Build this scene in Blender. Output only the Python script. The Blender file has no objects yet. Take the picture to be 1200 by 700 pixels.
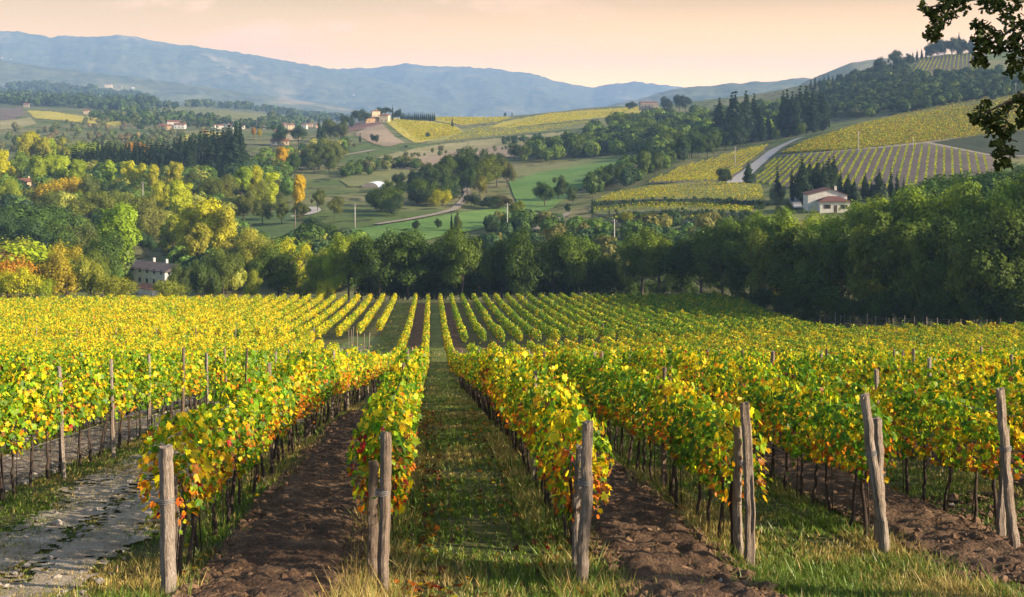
import bpy, math, random
import numpy as np
from mathutils import Vector, Matrix
R = math.radians
SC = bpy.context.scene
COL = SC.collection
rng = np.random.default_rng(7)
random.seed(7)

# ------------------------------------------------------------------ camera, light, air
F, VH, PSI = 1400.0, 140.0, R(3.88)          # focal length and eye level of the view, yaw against the vine rows
CS, SN = math.cos(PSI), math.sin(PSI)
cam = bpy.data.cameras.new('camera'); cam_o = bpy.data.objects.new('camera', cam); COL.objects.link(cam_o)
cam.sensor_width = 36; cam.lens = 36*F/1200; cam.shift_y = -(350-VH)/1200
cam.clip_start = 0.2; cam.clip_end = 60000
cam_o.rotation_euler = (R(90), 0, -PSI)
SC.camera = cam_o

SUN_EL, SUN_BACK = 23.0, 20.0                # low sun, off to the right and a little behind the viewer
ss, tt = math.cos(R(SUN_BACK)), -math.sin(R(SUN_BACK))
sun_dir = Vector(((ss*CS+tt*SN)*math.cos(R(SUN_EL)), (-ss*SN+tt*CS)*math.cos(R(SUN_EL)), math.sin(R(SUN_EL))))
sl = bpy.data.lights.new('sun', 'SUN'); sl.energy = 5.0; sl.angle = R(0.5); sl.color = (1.0, 0.80, 0.58)
so = bpy.data.objects.new('sun', sl); COL.objects.link(so)
so.rotation_euler = sun_dir.to_track_quat('Z', 'Y').to_euler()

W = bpy.data.worlds.new('World'); SC.world = W; W.use_nodes = True
nt = W.node_tree; N = nt.nodes; L = nt.links; N.clear()
def wn(t, **k):
    n = N.new(t)
    for a, b in k.items(): setattr(n, a, b)
    return n
out = wn('ShaderNodeOutputWorld'); bg = wn('ShaderNodeBackground'); L.new(bg.outputs[0], out.inputs[0])
sky = wn('ShaderNodeTexSky', sky_type='NISHITA', sun_disc=False)
sky.sun_elevation = R(SUN_EL); sky.sun_rotation = math.atan2(sun_dir.x, sun_dir.y)
sky.air_density = 1.0; sky.dust_density = 1.5; sky.ozone_density = 1.5
SKY_S = 0.10
tc = wn('ShaderNodeTexCoord'); sep = wn('ShaderNodeSeparateXYZ'); L.new(tc.outputs['Generated'], sep.inputs[0])
def math_(op, a, b=None, c=None, clamp=False):
    n = wn('ShaderNodeMath', operation=op, use_clamp=clamp)
    for i, x in enumerate((a, b, c)):
        if x is None: continue
        if isinstance(x, (int, float)): n.inputs[i].default_value = x
        else: L.new(x, n.inputs[i])
    return n.outputs[0]
ramp = wn('ShaderNodeValToRGB'); L.new(math_('MULTIPLY', sep.outputs['Z'], 4.0, clamp=True), ramp.inputs[0])
cr = ramp.color_ramp; cr.elements[0].position = 0.0; cr.elements[0].color = (4.0, 1.85, 0.42, 1)
cr.elements[1].position = 1.0; cr.elements[1].color = (0.55, 0.50, 0.50, 1)
for p, c in ((0.08, (3.2, 1.46, 0.28)), (0.22, (1.75, .82, 0.04)), (0.38, (0.74, 0.37, 0.0)), (.55, (.52, .30, .08))):
    e = cr.elements.new(p); e.color = (*c, 1)
# thin streaks of cloud
mp = wn('ShaderNodeMapping'); mp.inputs['Scale'].default_value = (5.0, 5.0, 17.0); L.new(tc.outputs['Generated'], mp.inputs[0])
nz = wn('ShaderNodeTexNoise'); nz.inputs['Scale'].default_value = 1.7; nz.inputs['Detail'].default_value = 6; nz.inputs['Roughness'].default_value = .6
L.new(mp.outputs[0], nz.inputs['Vector'])
cl = math_('MULTIPLY', math_('SUBTRACT', nz.outputs[0], 0.50, clamp=True), 7.0, clamp=True)
left = math_('MULTIPLY', math_('SUBTRACT', 0.14, math_('ADD', math_('MULTIPLY', sep.outputs['X'], CS), math_('MULTIPLY', sep.outputs['Y'], -SN))), 2.2, clamp=True)
hi = math_('MULTIPLY', math_('SUBTRACT', sep.outputs['Z'], 0.035), 22.0, clamp=True)
clm = wn('ShaderNodeMixRGB'); L.new(math_('MULTIPLY', math_('MULTIPLY', cl, left), hi), clm.inputs[0])
L.new(ramp.outputs[0], clm.inputs[1]); clm.inputs[2].default_value = (1.45, 0.72, 0.34, 1)
grey = wn('ShaderNodeMixRGB'); L.new(math_('MULTIPLY', math_('MULTIPLY', left, hi), 0.45), grey.inputs[0])
L.new(clm.outputs[0], grey.inputs[1]); grey.inputs[2].default_value = (0.66, 0.42, 0.12, 1)
scl = wn('ShaderNodeVectorMath', operation='SCALE'); L.new(sky.outputs[0], scl.inputs[0]); scl.inputs['Scale'].default_value = SKY_S
front = math_('ADD', math_('MULTIPLY', math_('ADD', math_('MULTIPLY', sep.outputs['X'], SN), math_('MULTIPLY', sep.outputs['Y'], CS)), 1.6), 0.0, clamp=True)
low = math_('SUBTRACT', 1.0, math_('MULTIPLY', math_('SUBTRACT', sep.outputs['Z'], 0.10), 3.5, clamp=True))
mx = wn('ShaderNodeMixRGB'); L.new(math_('MULTIPLY', front, low), mx.inputs[0]); L.new(scl.outputs[0], mx.inputs[1]); L.new(grey.outputs[0], mx.inputs[2])
L.new(mx.outputs[0], bg.inputs[0]); bg.inputs[1].default_value = 1.0

SC.view_settings.view_transform = 'Standard'; SC.view_settings.look = 'None'
SC.view_settings.exposure = 1.1; SC.view_settings.gamma = 1.0
SC.render.engine = 'CYCLES'
cy = SC.cycles; cy.use_denoising = True; cy.max_bounces = 5; cy.diffuse_bounces = 3; cy.glossy_bounces = 2
cy.transmission_bounces = 3; cy.volume_bounces = 0; cy.transparent_max_bounces = 4; cy.caustics_reflective = False; cy.caustics_refractive = False
cy.sample_clamp_indirect = 4.0

# ------------------------------------------------------------------ helpers
def st2w(s, t): return s*CS+t*SN, -s*SN+t*CS
def w2st(x, y): return x*CS-y*SN, x*SN+y*CS

def hsh(ix, iy, seed):
    n = (ix.astype(np.int64)*374761393 + iy.astype(np.int64)*668265263 + seed*974634777) & 0x7fffffff
    n = ((n ^ (n >> 13))*1274126177) & 0x7fffffff
    return ((n ^ (n >> 16)) & 0xffff)/65535.0
def vnoise(x, y, seed=0):
    x = np.asarray(x, float); y = np.asarray(y, float)
    ix = np.floor(x).astype(np.int64); iy = np.floor(y).astype(np.int64); fx = x-ix; fy = y-iy
    fx = fx*fx*(3-2*fx); fy = fy*fy*(3-2*fy)
    a = hsh(ix, iy, seed); b = hsh(ix+1, iy, seed); c = hsh(ix, iy+1, seed); d = hsh(ix+1, iy+1, seed)
    return (a*(1-fx)+b*fx)*(1-fy)+(c*(1-fx)+d*fx)*fy
def fbm(x, y, seed=0, octv=4):
    v = 0; a = .5; tot = 0
    for o in range(octv):
        v = v+a*vnoise(np.asarray(x)*2**o, np.asarray(y)*2**o, seed+o*17); tot += a; a *= .5
    return v/tot

def mesh_np(name, V, faces, mat, cols=None, smooth=False):
    """faces: list of (n,k) index arrays; cols: matching list of (n,3) face colours."""
    me = bpy.data.meshes.new(name)
    V = np.ascontiguousarray(V, np.float32)
    faces = [np.asarray(f, np.int32) for f in faces]
    tot = np.concatenate([np.full(len(f), f.shape[1], np.int32) for f in faces])
    idx = np.concatenate([f.ravel() for f in faces])
    me.vertices.add(len(V)); me.vertices.foreach_set('co', V.ravel())
    me.loops.add(len(idx)); me.loops.foreach_set('vertex_index', idx)
    me.polygons.add(len(tot)); st = np.zeros(len(tot), np.int32); st[1:] = np.cumsum(tot)[:-1]
    me.polygons.foreach_set('loop_start', st); me.polygons.foreach_set('loop_total', tot)
    me.polygons.foreach_set('use_smooth', np.full(len(tot), smooth))
    if cols is not None:
        c = np.concatenate(cols); c = np.concatenate([c, np.ones((len(c), 1))], 1).astype(np.float32)
        at = me.attributes.new('tint', 'FLOAT_COLOR', 'FACE'); at.data.foreach_set('color', c.ravel())
    me.update(calc_edges=True)
    if mat: me.materials.append(mat)
    return me

def link(name, me, parent=None, **props):
    o = bpy.data.objects.new(name, me); COL.objects.link(o)
    if parent is not None: o.parent = parent
    for k, v in props.items(): o[k] = v
    return o
def thing(name, label, cat, loc=(0, 0, 0), rz=0, group=None):
    o = link(name, None, label=label, category=cat); o.location = loc; o.rotation_euler = (0, 0, rz); o.empty_display_size = .2
    if group: o['group'] = group
    return o

# ------------------------------------------------------------------ materials
def newmat(name):
    m = bpy.data.materials.new(name); m.use_nodes = True; n = m.node_tree; n.nodes.clear(); return m, n
def nd(n, t, ins=None, **k):
    x = n.nodes.new(t)
    for a, b in k.items(): setattr(x, a, b)
    for a, b in (ins or {}).items():
        if hasattr(b, 'is_linked') or isinstance(b, bpy.types.NodeSocket): n.links.new(b, x.inputs[a])
        else: x.inputs[a].default_value = b
    return x
def leafmat(name, trans=0.4, objtint=True, gloss=0.06):
    m, n = newmat(name)
    at = nd(n, 'ShaderNodeAttribute', attribute_name='tint'); c = at.outputs['Color']
    if objtint:
        oi = nd(n, 'ShaderNodeObjectInfo'); c = nd(n, 'ShaderNodeMixRGB', {0: 1.0, 1: c, 2: oi.outputs['Color']}, blend_type='MULTIPLY').outputs[0]
    d = nd(n, 'ShaderNodeBsdfDiffuse', {'Color': c}); t = nd(n, 'ShaderNodeBsdfTranslucent', {'Color': c})
    mxx = nd(n, 'ShaderNodeMixShader', {0: trans, 1: d.outputs[0], 2: t.outputs[0]})
    g = nd(n, 'ShaderNodeBsdfGlossy', {'Color': (1, 1, 1, 1), 'Roughness': .45})
    mm = nd(n, 'ShaderNodeMixShader', {0: gloss, 1: mxx.outputs[0], 2: g.outputs[0]})
    o = nd(n, 'ShaderNodeOutputMaterial'); n.links.new(mm.outputs[0], o.inputs[0]); return m
def noisemat(name, stops, scale=1.0, detail=8, rough=.9, sub=None, bump=0, stretch=(1, 1, 1), tint=False, rand=0.0, coord='Object', dist=0.0):
    """stops: list of (pos, rgb) over a fractal noise; sub = (scale, amount) multiplies by a second fine noise."""
    m, n = newmat(name)
    if coord == 'World': v = nd(n, 'ShaderNodeNewGeometry').outputs['Position']
    else: v = nd(n, 'ShaderNodeTexCoord').outputs['Object']
    mpp = nd(n, 'ShaderNodeMapping', {'Vector': v, 'Scale': stretch})
    z = nd(n, 'ShaderNodeTexNoise', {'Vector': mpp.outputs[0], 'Scale': scale, 'Detail': detail, 'Roughness': .62, 'Distortion': dist})
    r = nd(n, 'ShaderNodeValToRGB', {0: z.outputs[0]}); e = r.color_ramp.elements
    e[0].position = stops[0][0]; e[0].color = (*stops[0][1], 1); e[1].position = stops[-1][0]; e[1].color = (*stops[-1][1], 1)
    for p, c in stops[1:-1]:
        q = e.new(p); q.color = (*c, 1)
    c = r.outputs[0]
    if sub:
        z2 = nd(n, 'ShaderNodeTexNoise', {'Vector': mpp.outputs[0], 'Scale': sub[0], 'Detail': 6, 'Roughness': .7})
        f = nd(n, 'ShaderNodeMapRange', {'Value': z2.outputs[0], 'From Min': .3, 'From Max': .7, 'To Min': 1-sub[1], 'To Max': 1+sub[1]})
        c = nd(n, 'ShaderNodeVectorMath', {0: c}, operation='SCALE'); n.links.new(f.outputs[0], c.inputs['Scale']); c = c.outputs[0]
    if tint:
        at = nd(n, 'ShaderNodeAttribute', attribute_name='tint'); c = nd(n, 'ShaderNodeMixRGB', {0: 1.0, 1: c, 2: at.outputs['Color']}, blend_type='MULTIPLY').outputs[0]
    b = nd(n, 'ShaderNodeBsdfPrincipled', {'Base Color': c, 'Roughness': rough, 'Specular IOR Level': .25})
    if bump:
        bz = nd(n, 'ShaderNodeTexNoise', {'Vector': mpp.outputs[0], 'Scale': (sub[0] if sub else scale*6), 'Detail': 6})
        bp = nd(n, 'ShaderNodeBump', {'Height': bz.outputs[0], 'Strength': min(1, bump), 'Distance': .05}); n.links.new(bp.outputs[0], b.inputs['Normal'])
    o = nd(n, 'ShaderNodeOutputMaterial'); n.links.new(b.outputs[0], o.inputs[0]); return m

M = {}
M['vine'] = leafmat('vine_leaf', .38, False, .012)
M['tree'] = leafmat('tree_leaf', .30, True, .008)
M['grass'] = leafmat('grass_blade', .35, False, .02)
M['bark'] = noisemat('bark', [(.3, (.05, .04, .03)), (.7, (.13, .10, .075))], 6, sub=(30, .4), bump=.5, stretch=(3, 3, .6))
M['vinewood'] = noisemat('vine_wood', [(.3, (.03, .022, .018)), (.7, (.09, .065, .05))], 12, sub=(60, .4), bump=.5, stretch=(3, 3, .5))
M['post'] = noisemat('weathered_post', [(.25, (.07, .055, .045)), (.42, (.24, .20, .165)), (.62, (.38, .34, .30)), (.8, (.20, .16, .13))], 5, sub=(34, .45), bump=.9, stretch=(5, 5, .35), coord='Object')
M['wire'] = noisemat('wire', [(.3, (.10, .10, .10)), (.7, (.22, .22, .22))], 30, rough=.5)
M['soil'] = noisemat('soil', [(.25, (.030, .018, .010)), (.5, (.085, .050, .028)), (.75, (.18, .115, .065))], 1.6, sub=(22, .45), bump=1, coord='World')
M['clod'] = noisemat('clod', [(.25, (.050, .030, .017)), (.5, (.115, .068, .038)), (.75, (.22, .145, .085))], 3.0, sub=(30, .35), bump=.6, coord='World')
M['stone'] = noisemat('stone', [(.25, (.20, .17, .14)), (.75, (.42, .38, .32))], 6.0, sub=(40, .2), bump=.4, coord='World')
M['stony'] = noisemat('stony_soil', [(.3, (.07, .055, .042)), (.5, (.13, .11, .09)), (.7, (.26, .23, .20))], 3.2, sub=(14, .5), bump=1, coord='World')
M['gravel'] = noisemat('gravel', [(.28, (.20, .165, .115)), (.5, (.36, .305, .225)), (.7, (.52, .455, .36))], 2.2, sub=(45, .55), bump=1, coord='World', dist=.0)
M['turf'] = noisemat('turf', [(.25, (.035, .045, .012)), (.5, (.065, .072, .022)), (.75, (.14, .115, .055))], .55, sub=(9, .5), bump=.9, coord='World', dist=.3)

# ------------------------------------------------------------------ terrain
NZ = [(0, -1.7), (3, -2.3), (8, -4.0), (14, -5.5), (20, -6.35), (33, -8.5), (45, -10.9), (60, -13.8), (75, -16.8), (90, -19.7), (105, -22.3), (120, -24.5), (143, -27.3), (165, -30.0), (190, -32.4), (215, -34.8), (240, -36.7), (258, -38.6)]
TB = {  # ground seen at image height v, at each depth, per column u: the lie of the valley behind the vineyard
 -300: [(300, 372), (400, 322), (520, 255), (680, 210), (900, 186), (1100, 168), (1400, 150), (1900, 136), (2600, 124), (3600, 122)],
 0:   [(300, 368), (400, 322), (520, 250), (680, 208), (850, 192), (1000, 176), (1200, 158), (1400, 143), (1700, 131), (2200, 121), (3000, 116), (3800, 114)],
 150: [(300, 366), (400, 320), (520, 252), (680, 206), (850, 192), (1000, 178), (1200, 160), (1400, 150), (1700, 140), (2200, 128), (3000, 122), (3800, 120)],
 280: [(300, 366), (400, 315), (480, 262), (560, 236), (680, 206), (850, 182), (1000, 166), (1300, 158), (1500, 150), (1900, 138), (2500, 130), (3400, 126)],
 370: [(300, 364), (400, 296), (480, 252), (600, 226), (720, 204), (850, 184), (950, 168), (1100, 160), (1300, 163), (1700, 156), (2500, 146), (3400, 140)],
 430: [(300, 362), (380, 294), (450, 262), (560, 234), (700, 206), (850, 184), (1000, 166), (1150, 150), (1300, 139), (1450, 137), (1800, 148), (2600, 150), (3600, 142)],
 510: [(300, 362), (370, 298), (430, 268), (520, 240), (640, 220), (760, 196), (900, 180), (1050, 168), (1200, 156), (1400, 143), (1600, 137), (1900, 142), (2600, 146), (3600, 142)],
 600: [(300, 358), (360, 306), (420, 268), (520, 246), (620, 218), (740, 200), (860, 184), (1000, 168), (1200, 152), (1450, 139), (1650, 135), (2000, 139), (2600, 141), (3600, 138)],
 700: [(280, 352), (330, 318), (380, 284), (430, 258), (500, 240), (600, 222), (720, 194), (850, 180), (1000, 160), (1200, 144), (1500, 132), (1750, 127), (2100, 130), (2600, 132), (3600, 130)],
 800: [(270, 350), (320, 316), (360, 284), (410, 256), (450, 238), (490, 220), (560, 210), (640, 192), (720, 182), (850, 172), (1000, 156), (1200, 140), (1500, 128), (1800, 121), (2200, 124), (3600, 122)],
 890: [(200, 372), (240, 352), (300, 312), (350, 276), (400, 250), (440, 238), (480, 222), (540, 208), (620, 192), (720, 174), (820, 162), (950, 152), (1100, 140), (1300, 124), (1600, 114), (2000, 112), (3600, 112)],
 960: [(170, 384), (210, 372), (260, 340), (320, 290), (385, 249), (430, 232), (470, 214), (520, 192), (570, 177), (620, 163), (680, 153), (740, 150), (820, 154), (950, 140), (1100, 122), (1300, 105), (1500, 97), (1900, 98), (3600, 100)],
 1050: [(165, 386), (210, 378), (260, 340), (320, 290), (385, 248), (430, 228), (470, 210), (520, 188), (575, 172), (620, 155), (680, 140), (720, 138), (800, 142), (900, 128), (1000, 112), (1100, 97), (1200, 86), (1320, 72), (1420, 68), (1700, 74), (3600, 90)],
 1120: [(160, 387), (210, 380), (260, 340), (320, 290), (385, 248), (430, 226), (470, 207), (520, 188), (575, 171), (620, 150), (680, 128), (720, 125), (800, 131), (900, 117), (1000, 104), (1100, 92), (1180, 84), (1300, 66), (1360, 63), (1600, 70), (3600, 85)],
 1220: [(158, 388), (210, 382), (260, 340), (320, 290), (385, 248), (430, 228), (470, 209), (520, 190), (575, 170), (620, 142), (680, 112), (720, 108), (800, 114), (900, 106), (1000, 96), (1100, 86), (1180, 79), (1300, 60), (1360, 56), (1600, 64), (3600, 80)],
 1600: [(158, 388), (210, 382), (260, 340), (320, 290), (400, 240), (500, 185), (600, 140), (680, 105), (800, 105), (1000, 88), (1300, 60), (1600, 60), (3600, 80)]}
LT0, LT1, NT = math.log(1.0), math.log(15000.0), 900
lt_grid = np.linspace(LT0, LT1, NT); t_grid = np.exp(lt_grid)
U_KEYS = sorted(TB)
cols_ = []
for u in U_KEYS:
    pts = TB[u]; t0 = pts[0][0]
    near = [(t, z) for t, z in NZ if t < t0-8]
    far = [(t, -(v-VH)/F*t) for t, v in pts]
    zl = far[-1][1]
    far += [(6000, zl*.5-20), (15000, -60)]
    a = near+far
    cols_.append(np.interp(t_grid, [p[0] for p in a], [p[1] for p in a]))
cols_ = np.array(cols_)
def smooth1(a, k, ax):
    w = np.exp(-.5*(np.arange(-3*k, 3*k+1)/k)**2); w /= w.sum()
    p = np.pad(a, [(3*k, 3*k) if i == ax else (0, 0) for i in range(a.ndim)], mode='edge')
    return np.apply_along_axis(lambda q: np.convolve(q, w, 'valid'), ax, p)
U0, U1, NU = -1100.0, 2300.0, 341
u_grid = np.linspace(U0, U1, NU)
Zd = np.array([np.interp(u_grid, U_KEYS, cols_[:, j]) for j in range(NT)]).T       # (NU, NT)
Zs = smooth1(smooth1(Zd, 3, 1), 3, 0)
RIDGES = [  # silhouettes of the mountains: depth, width in front, width behind, (u, v) outline
 (9500, 3300, 2500, [(-700, 60), (-300, 46), (0, 35), (20, 35), (60, 42), (72, 40), (115, 42), (140, 40), (160, 43), (200, 50), (230, 54), (260, 58), (300, 64), (340, 72), (380, 78), (420, 86), (470, 100), (560, 130), (640, 150), (2300, 160)]),
 (11000, 3500, 2500, [(-700, 160), (250, 140), (330, 100), (380, 82), (400, 80), (440, 79), (475, 74), (500, 77), (535, 77), (570, 79), (600, 83), (625, 86), (650, 94), (668, 97), (695, 102), (715, 98), (745, 95), (765, 97), (800, 102), (860, 108), (960, 120), (1100, 150), (2300, 160)]),
 (6200, 1900, 1500, [(-700, 66), (-200, 60), (0, 69), (60, 77), (120, 85), (170, 92), (230, 100), (300, 110), (380, 121), (440, 132), (520, 142), (2300, 160)]),
 (4200, 1000, 1200, [(-700, 100), (0, 104), (40, 101), (80, 104), (130, 108), (180, 116), (240, 122), (300, 132), (360, 142), (2300, 160)]),
 (5200, 1300, 1500, [(-700, 160), (600, 150), (680, 131), (720, 122), (760, 112), (800, 102), (860, 97), (905, 94), (945, 91), (1000, 92), (1100, 100), (2300, 110)]),
 (3200, 700, 1500, [(-700, 160), (860, 150), (910, 118), (940, 97), (960, 87), (980, 79), (1000, 72), (1030, 67), (1050, 66), (1100, 64), (1300, 60), (2300, 70)]),
]
_c = {}
def base_lookup(s, t):
    t = np.maximum(np.asarray(t, float), 1.05); u = np.clip(600+F*np.asarray(s, float)/t, U0, U1-1e-3)
    a = (u-U0)/(U1-U0)*(NU-1); b = (np.clip(np.log(t), LT0, LT1-1e-6)-LT0)/(LT1-LT0)*(NT-1)
    i = np.minimum(a.astype(int), NU-2); j = np.minimum(b.astype(int), NT-2); fa = a-i; fb = b-j
    return (Zs[i, j]*(1-fa)+Zs[i+1, j]*fa)*(1-fb)+(Zs[i, j+1]*(1-fa)+Zs[i+1, j+1]*fa)*fb
NZt = [p[0] for p in NZ]; NZz = [p[1] for p in NZ]
def H(s, t):
    s = np.asarray(s, float); t = np.asarray(t, float)
    z = base_lookup(s, t)
    x, y = st2w(s, t)
    u = np.clip(600+F*s/np.maximum(t, 1), -700, 2300)
    w = np.clip((t-280)/400, 0, 1)
    z = z+w*(fbm(x/120, y/120, 3, 3)-.5)*5.0*np.clip(t/900, .4, 2.0)
    for (t0, wf, wb, ol) in RIDGES:
        vs = np.interp(u, [p[0] for p in ol], [p[1] for p in ol])
        top = -(vs-VH)/F*t0
        d = np.where(t < t0, (t0-t)/wf, (t-t0)/wb)
        k = t0/9500
        n1 = fbm(x/(900*k), y/(1500*k), 11+int(t0) % 7, 5)-.5
        rr = np.clip(1-d*(1.0+.5*n1), -.3, 1)
        zr = top*(rr*rr*(3-2*rr)*.35+rr*.65)-60*(1-rr)
        sp_ = 1-np.abs(2*fbm(x/(1500*k)+3, y/(2600*k), 23+int(t0) % 5, 4)-1)*2
        zr = zr+np.clip((1-rr)*2.2, 0, 1)*np.clip((rr+.2)*2, 0, 1)*((sp_-.9)*210+(n1-.22)*230)*k+(fbm(x/45, y/60, 5, 3)-.5)*26*k
        z = np.where(rr > -.29, np.maximum(z, zr), z)
    return z
def HW(x, y):
    s, t = w2st(np.asarray(x, float), np.asarray(y, float)); return H(s, t)
def hw(x, y): return float(HW(np.array([x]), np.array([y]))[0])
def ground_at(u, v, tmin=150.0, tmax=9000.0):
    """depth at which the view ray through image point (u, v) meets the ground (arrays)."""
    u = np.atleast_1d(np.asarray(u, float)); v = np.atleast_1d(np.asarray(v, float))
    tg = np.exp(np.linspace(math.log(tmin), math.log(tmax), 420)); res = np.empty(len(u))
    uu, inv = np.unique(np.round(u, 1), return_inverse=True)
    S = (uu[:, None]-600)/F*tg[None, :]; Z = H(S, np.broadcast_to(tg, S.shape)); E = np.maximum.accumulate(Z/tg, 1)
    for k in range(len(u)):
        e = E[inv[k]]; tgt = -(v[k]-VH)/F
        j = int(np.searchsorted(e, tgt))
        if j <= 0: res[k] = tg[0]
        elif j >= len(tg): res[k] = tg[int(np.argmax(e))]
        else: res[k] = np.interp(tgt, [e[j-1], e[j]+1e-9], [tg[j-1], tg[j]])
    return res
def at_px(u, v, tmin=150.0, tmax=9000.0):
    t = ground_at(u, v, tmin, tmax); s = (np.atleast_1d(u)-600)/F*t; x, y = st2w(s, t); return x, y, H(s, t), t

# one sheet from the viewer's feet to behind the mountains
nu, ntt = 640, 640
pu = np.linspace(-620, 680, nu)*1.35
pt = np.concatenate([np.linspace(1.5, 24, 60)[:-1], np.exp(np.linspace(math.log(24), math.log(14200), ntt-59))])
PU, PT = np.meshgrid(pu, pt); S_ = PU/F*(PT+14*np.clip(1-PT/400, 0, 1)); Zt = H(S_, PT); X_, Y_ = st2w(S_, PT)
Vt = np.stack([X_, Y_, Zt], -1).reshape(-1, 3)
i0 = (np.arange(ntt-1+0)[:, None]*nu+np.arange(nu-1)[None, :]).ravel(); rows_n = len(pt)
i0 = (np.arange(rows_n-1)[:, None]*nu+np.arange(nu-1)[None, :]).ravel()
quad = np.stack([i0, i0+1, i0+nu+1, i0+nu], 1)
def terrain_mat():
    m, n = newmat('terrain')
    P = nd(n, 'ShaderNodeNewGeometry').outputs['Position']; sp = nd(n, 'ShaderNodeSeparateXYZ', {0: P})
    def mr(v, a, b): return nd(n, 'ShaderNodeMapRange', {'Value': v, 'From Min': a, 'From Max': b}).outputs[0]
    def noise(sc, det=6, r=.6): return nd(n, 'ShaderNodeTexNoise', {'Vector': P, 'Scale': sc, 'Detail': det, 'Roughness': r}).outputs[0]
    def mix(f, a, b):
        return nd(n, 'ShaderNodeMixRGB', {0: f, 1: a, 2: b}).outputs[0]
    turf = mix(mr(noise(.6, 8), .38, .68), (.05, .075, .022, 1), (.14, .125, .05, 1))
    turf = mix(mr(noise(9, 6, .75), .50, .68), turf, (.155, .125, .055, 1))
    turf = mix(mr(noise(14, 5, .7), .54, .66), turf, (.035, .045, .016, 1))
    meadow = mix(mr(noise(.012), .4, .6), (.085, .125, .030, 1), (.20, .185, .08, 1))
    meadow = mix(mr(noise(.1, 8), .52, .62), meadow, (.030, .042, .014, 1))
    forest = mix(mr(noise(.012, 9, .75), .38, .62), (.035, .058, .028, 1), (.17, .18, .08, 1))
    clear = mix(mr(noise(.0045, 5), .4, .6), (.15, .17, .06, 1), (.32, .26, .15, 1))
    mount = mix(mr(noise(.0022, 9, .68), .54, .62), forest, clear)
    c = mix(mr(sp.outputs['Y'], 250, 320), turf, meadow)
    c = mix(mr(sp.outputs['Y'], 1800, 2500), c, mount)
    b = nd(n, 'ShaderNodeBsdfPrincipled', {'Base Color': c, 'Roughness': .95, 'Specular IOR Level': .1})
    bp = nd(n, 'ShaderNodeBump', {'Height': noise(11, 6, .7), 'Strength': .8, 'Distance': .06}); n.links.new(bp.outputs[0], b.inputs['Normal'])
    o = nd(n, 'ShaderNodeOutputMaterial'); n.links.new(b.outputs[0], o.inputs[0]); return m
M['terrain'] = terrain_mat()
link('ground', mesh_np('ground', Vt, [quad], M['terrain'], smooth=True), kind='structure')

# the air of the valley: one box of thin haze
zmax = float(Zt.max())+30; zmin = float(Zt.min())-1
xa, xb = float(X_.min())-60, float(X_.max())+60; ya, yb = -60.0, float(Y_.max())+60
def box_mesh(name, a, b, mat):
    V = np.array([[x, y, z] for z in (a[2], b[2]) for y in (a[1], b[1]) for x in (a[0], b[0])])
    return mesh_np(name, V, [np.array([[0, 2, 3, 1], [4, 5, 7, 6], [0, 1, 5, 4], [2, 6, 7, 3], [0, 4, 6, 2], [1, 3, 7, 5]])], mat)
mh, n_ = newmat('haze'); pv = nd(n_, 'ShaderNodeVolumePrincipled', {'Color': (.36, .60, 1.0, 1), 'Density': 1.2e-4, 'Anisotropy': 0.0})
oo = nd(n_, 'ShaderNodeOutputMaterial'); n_.links.new(pv.outputs[0], oo.inputs['Volume'])
mh.cycles.homogeneous_volume = True
link('haze', box_mesh('haze', (xa, ya, zmin), (xb, yb, zmax), mh), kind='stuff')

# ------------------------------------------------------------------ land patches, roads
def inside(px, py, poly):
    px = np.asarray(px); c = np.zeros(px.shape, bool); n = len(poly)
    for i in range(n):
        x1, y1 = poly[i]; x2, y2 = poly[(i+1) % n]
        if y1 == y2: continue
        k = ((y1 > py) != (y2 > py)) & (px < (x2-x1)*(py-y1)/(y2-y1)+x1); c ^= k
    return c
def patch(name, poly, mat, tmin=250, step=1.3, lift=.35, tmax=9000):
    us = [p[0] for p in poly]; vs = [p[1] for p in poly]
    gu = np.arange(min(us), max(us)+step, step); gv = np.arange(min(vs), max(vs)+step, step*.6)
    GU, GV = np.meshgrid(gu, gv)
    t = ground_at(GU.ravel(), GV.ravel(), tmin, tmax); s = (GU.ravel()-600)/F*t; x, y = st2w(s, t); z = H(s, t)+lift
    a = len(gu); i = (np.arange(len(gv)-1)[:, None]*a+np.arange(a-1)[None, :]); cu = (GU[:-1, :-1]+step/2); cv = GV[:-1, :-1]+step*.3
    wob = (fbm(cu/6, cv/4, 9, 2)-.5)*2.0
    keep = inside(cu+wob, cv+wob*.5, poly)
    T2 = t.reshape(GU.shape); keep &= np.abs(T2[1:, :-1]-T2[:-1, :-1]) < .12*T2[:-1, :-1]
    i = i[keep]; f = np.stack([i, i+a, i+a+1, i+1], 1)
    used, inv = np.unique(f, return_inverse=True)
    return link(name, mesh_np(name, np.stack([x, y, z], 1)[used], [inv.reshape(f.shape)], mat, smooth=True), kind='structure')
def fieldmat(name, a, b, sc=.03, c=None):
    st = [(.35, a), (.65, b)] if c is None else [(.3, a), (.5, b), (.7, c)]
    return noisemat(name, st, sc, sub=(.35, .30), coord='World', dist=.5)
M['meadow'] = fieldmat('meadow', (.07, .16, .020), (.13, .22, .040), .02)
M['dkmeadow'] = fieldmat('dark_meadow', (.06, .115, .026), (.10, .14, .042), .02)  # a darker, duller green grass than the other meadows
M['pale'] = fieldmat('dry_grass', (.19, .18, .06), (.30, .265, .12), .02)
M['brown'] = fieldmat('bare_earth', (.16, .068, .05), (.22, .125, .08), .02)
M['tan'] = fieldmat('stubble', (.22, .165, .10), (.32, .245, .155), .02)
M['yellow'] = fieldmat('yellow_field', (.30, .27, .03), (.46, .38, .04), .05)
M['olive'] = fieldmat('olive_ground', (.12, .14, .035), (.19, .19, .06), .03)
M['darkbank'] = fieldmat('dark_bank', (.018, .03, .010), (.04, .05, .018), .06)
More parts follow.
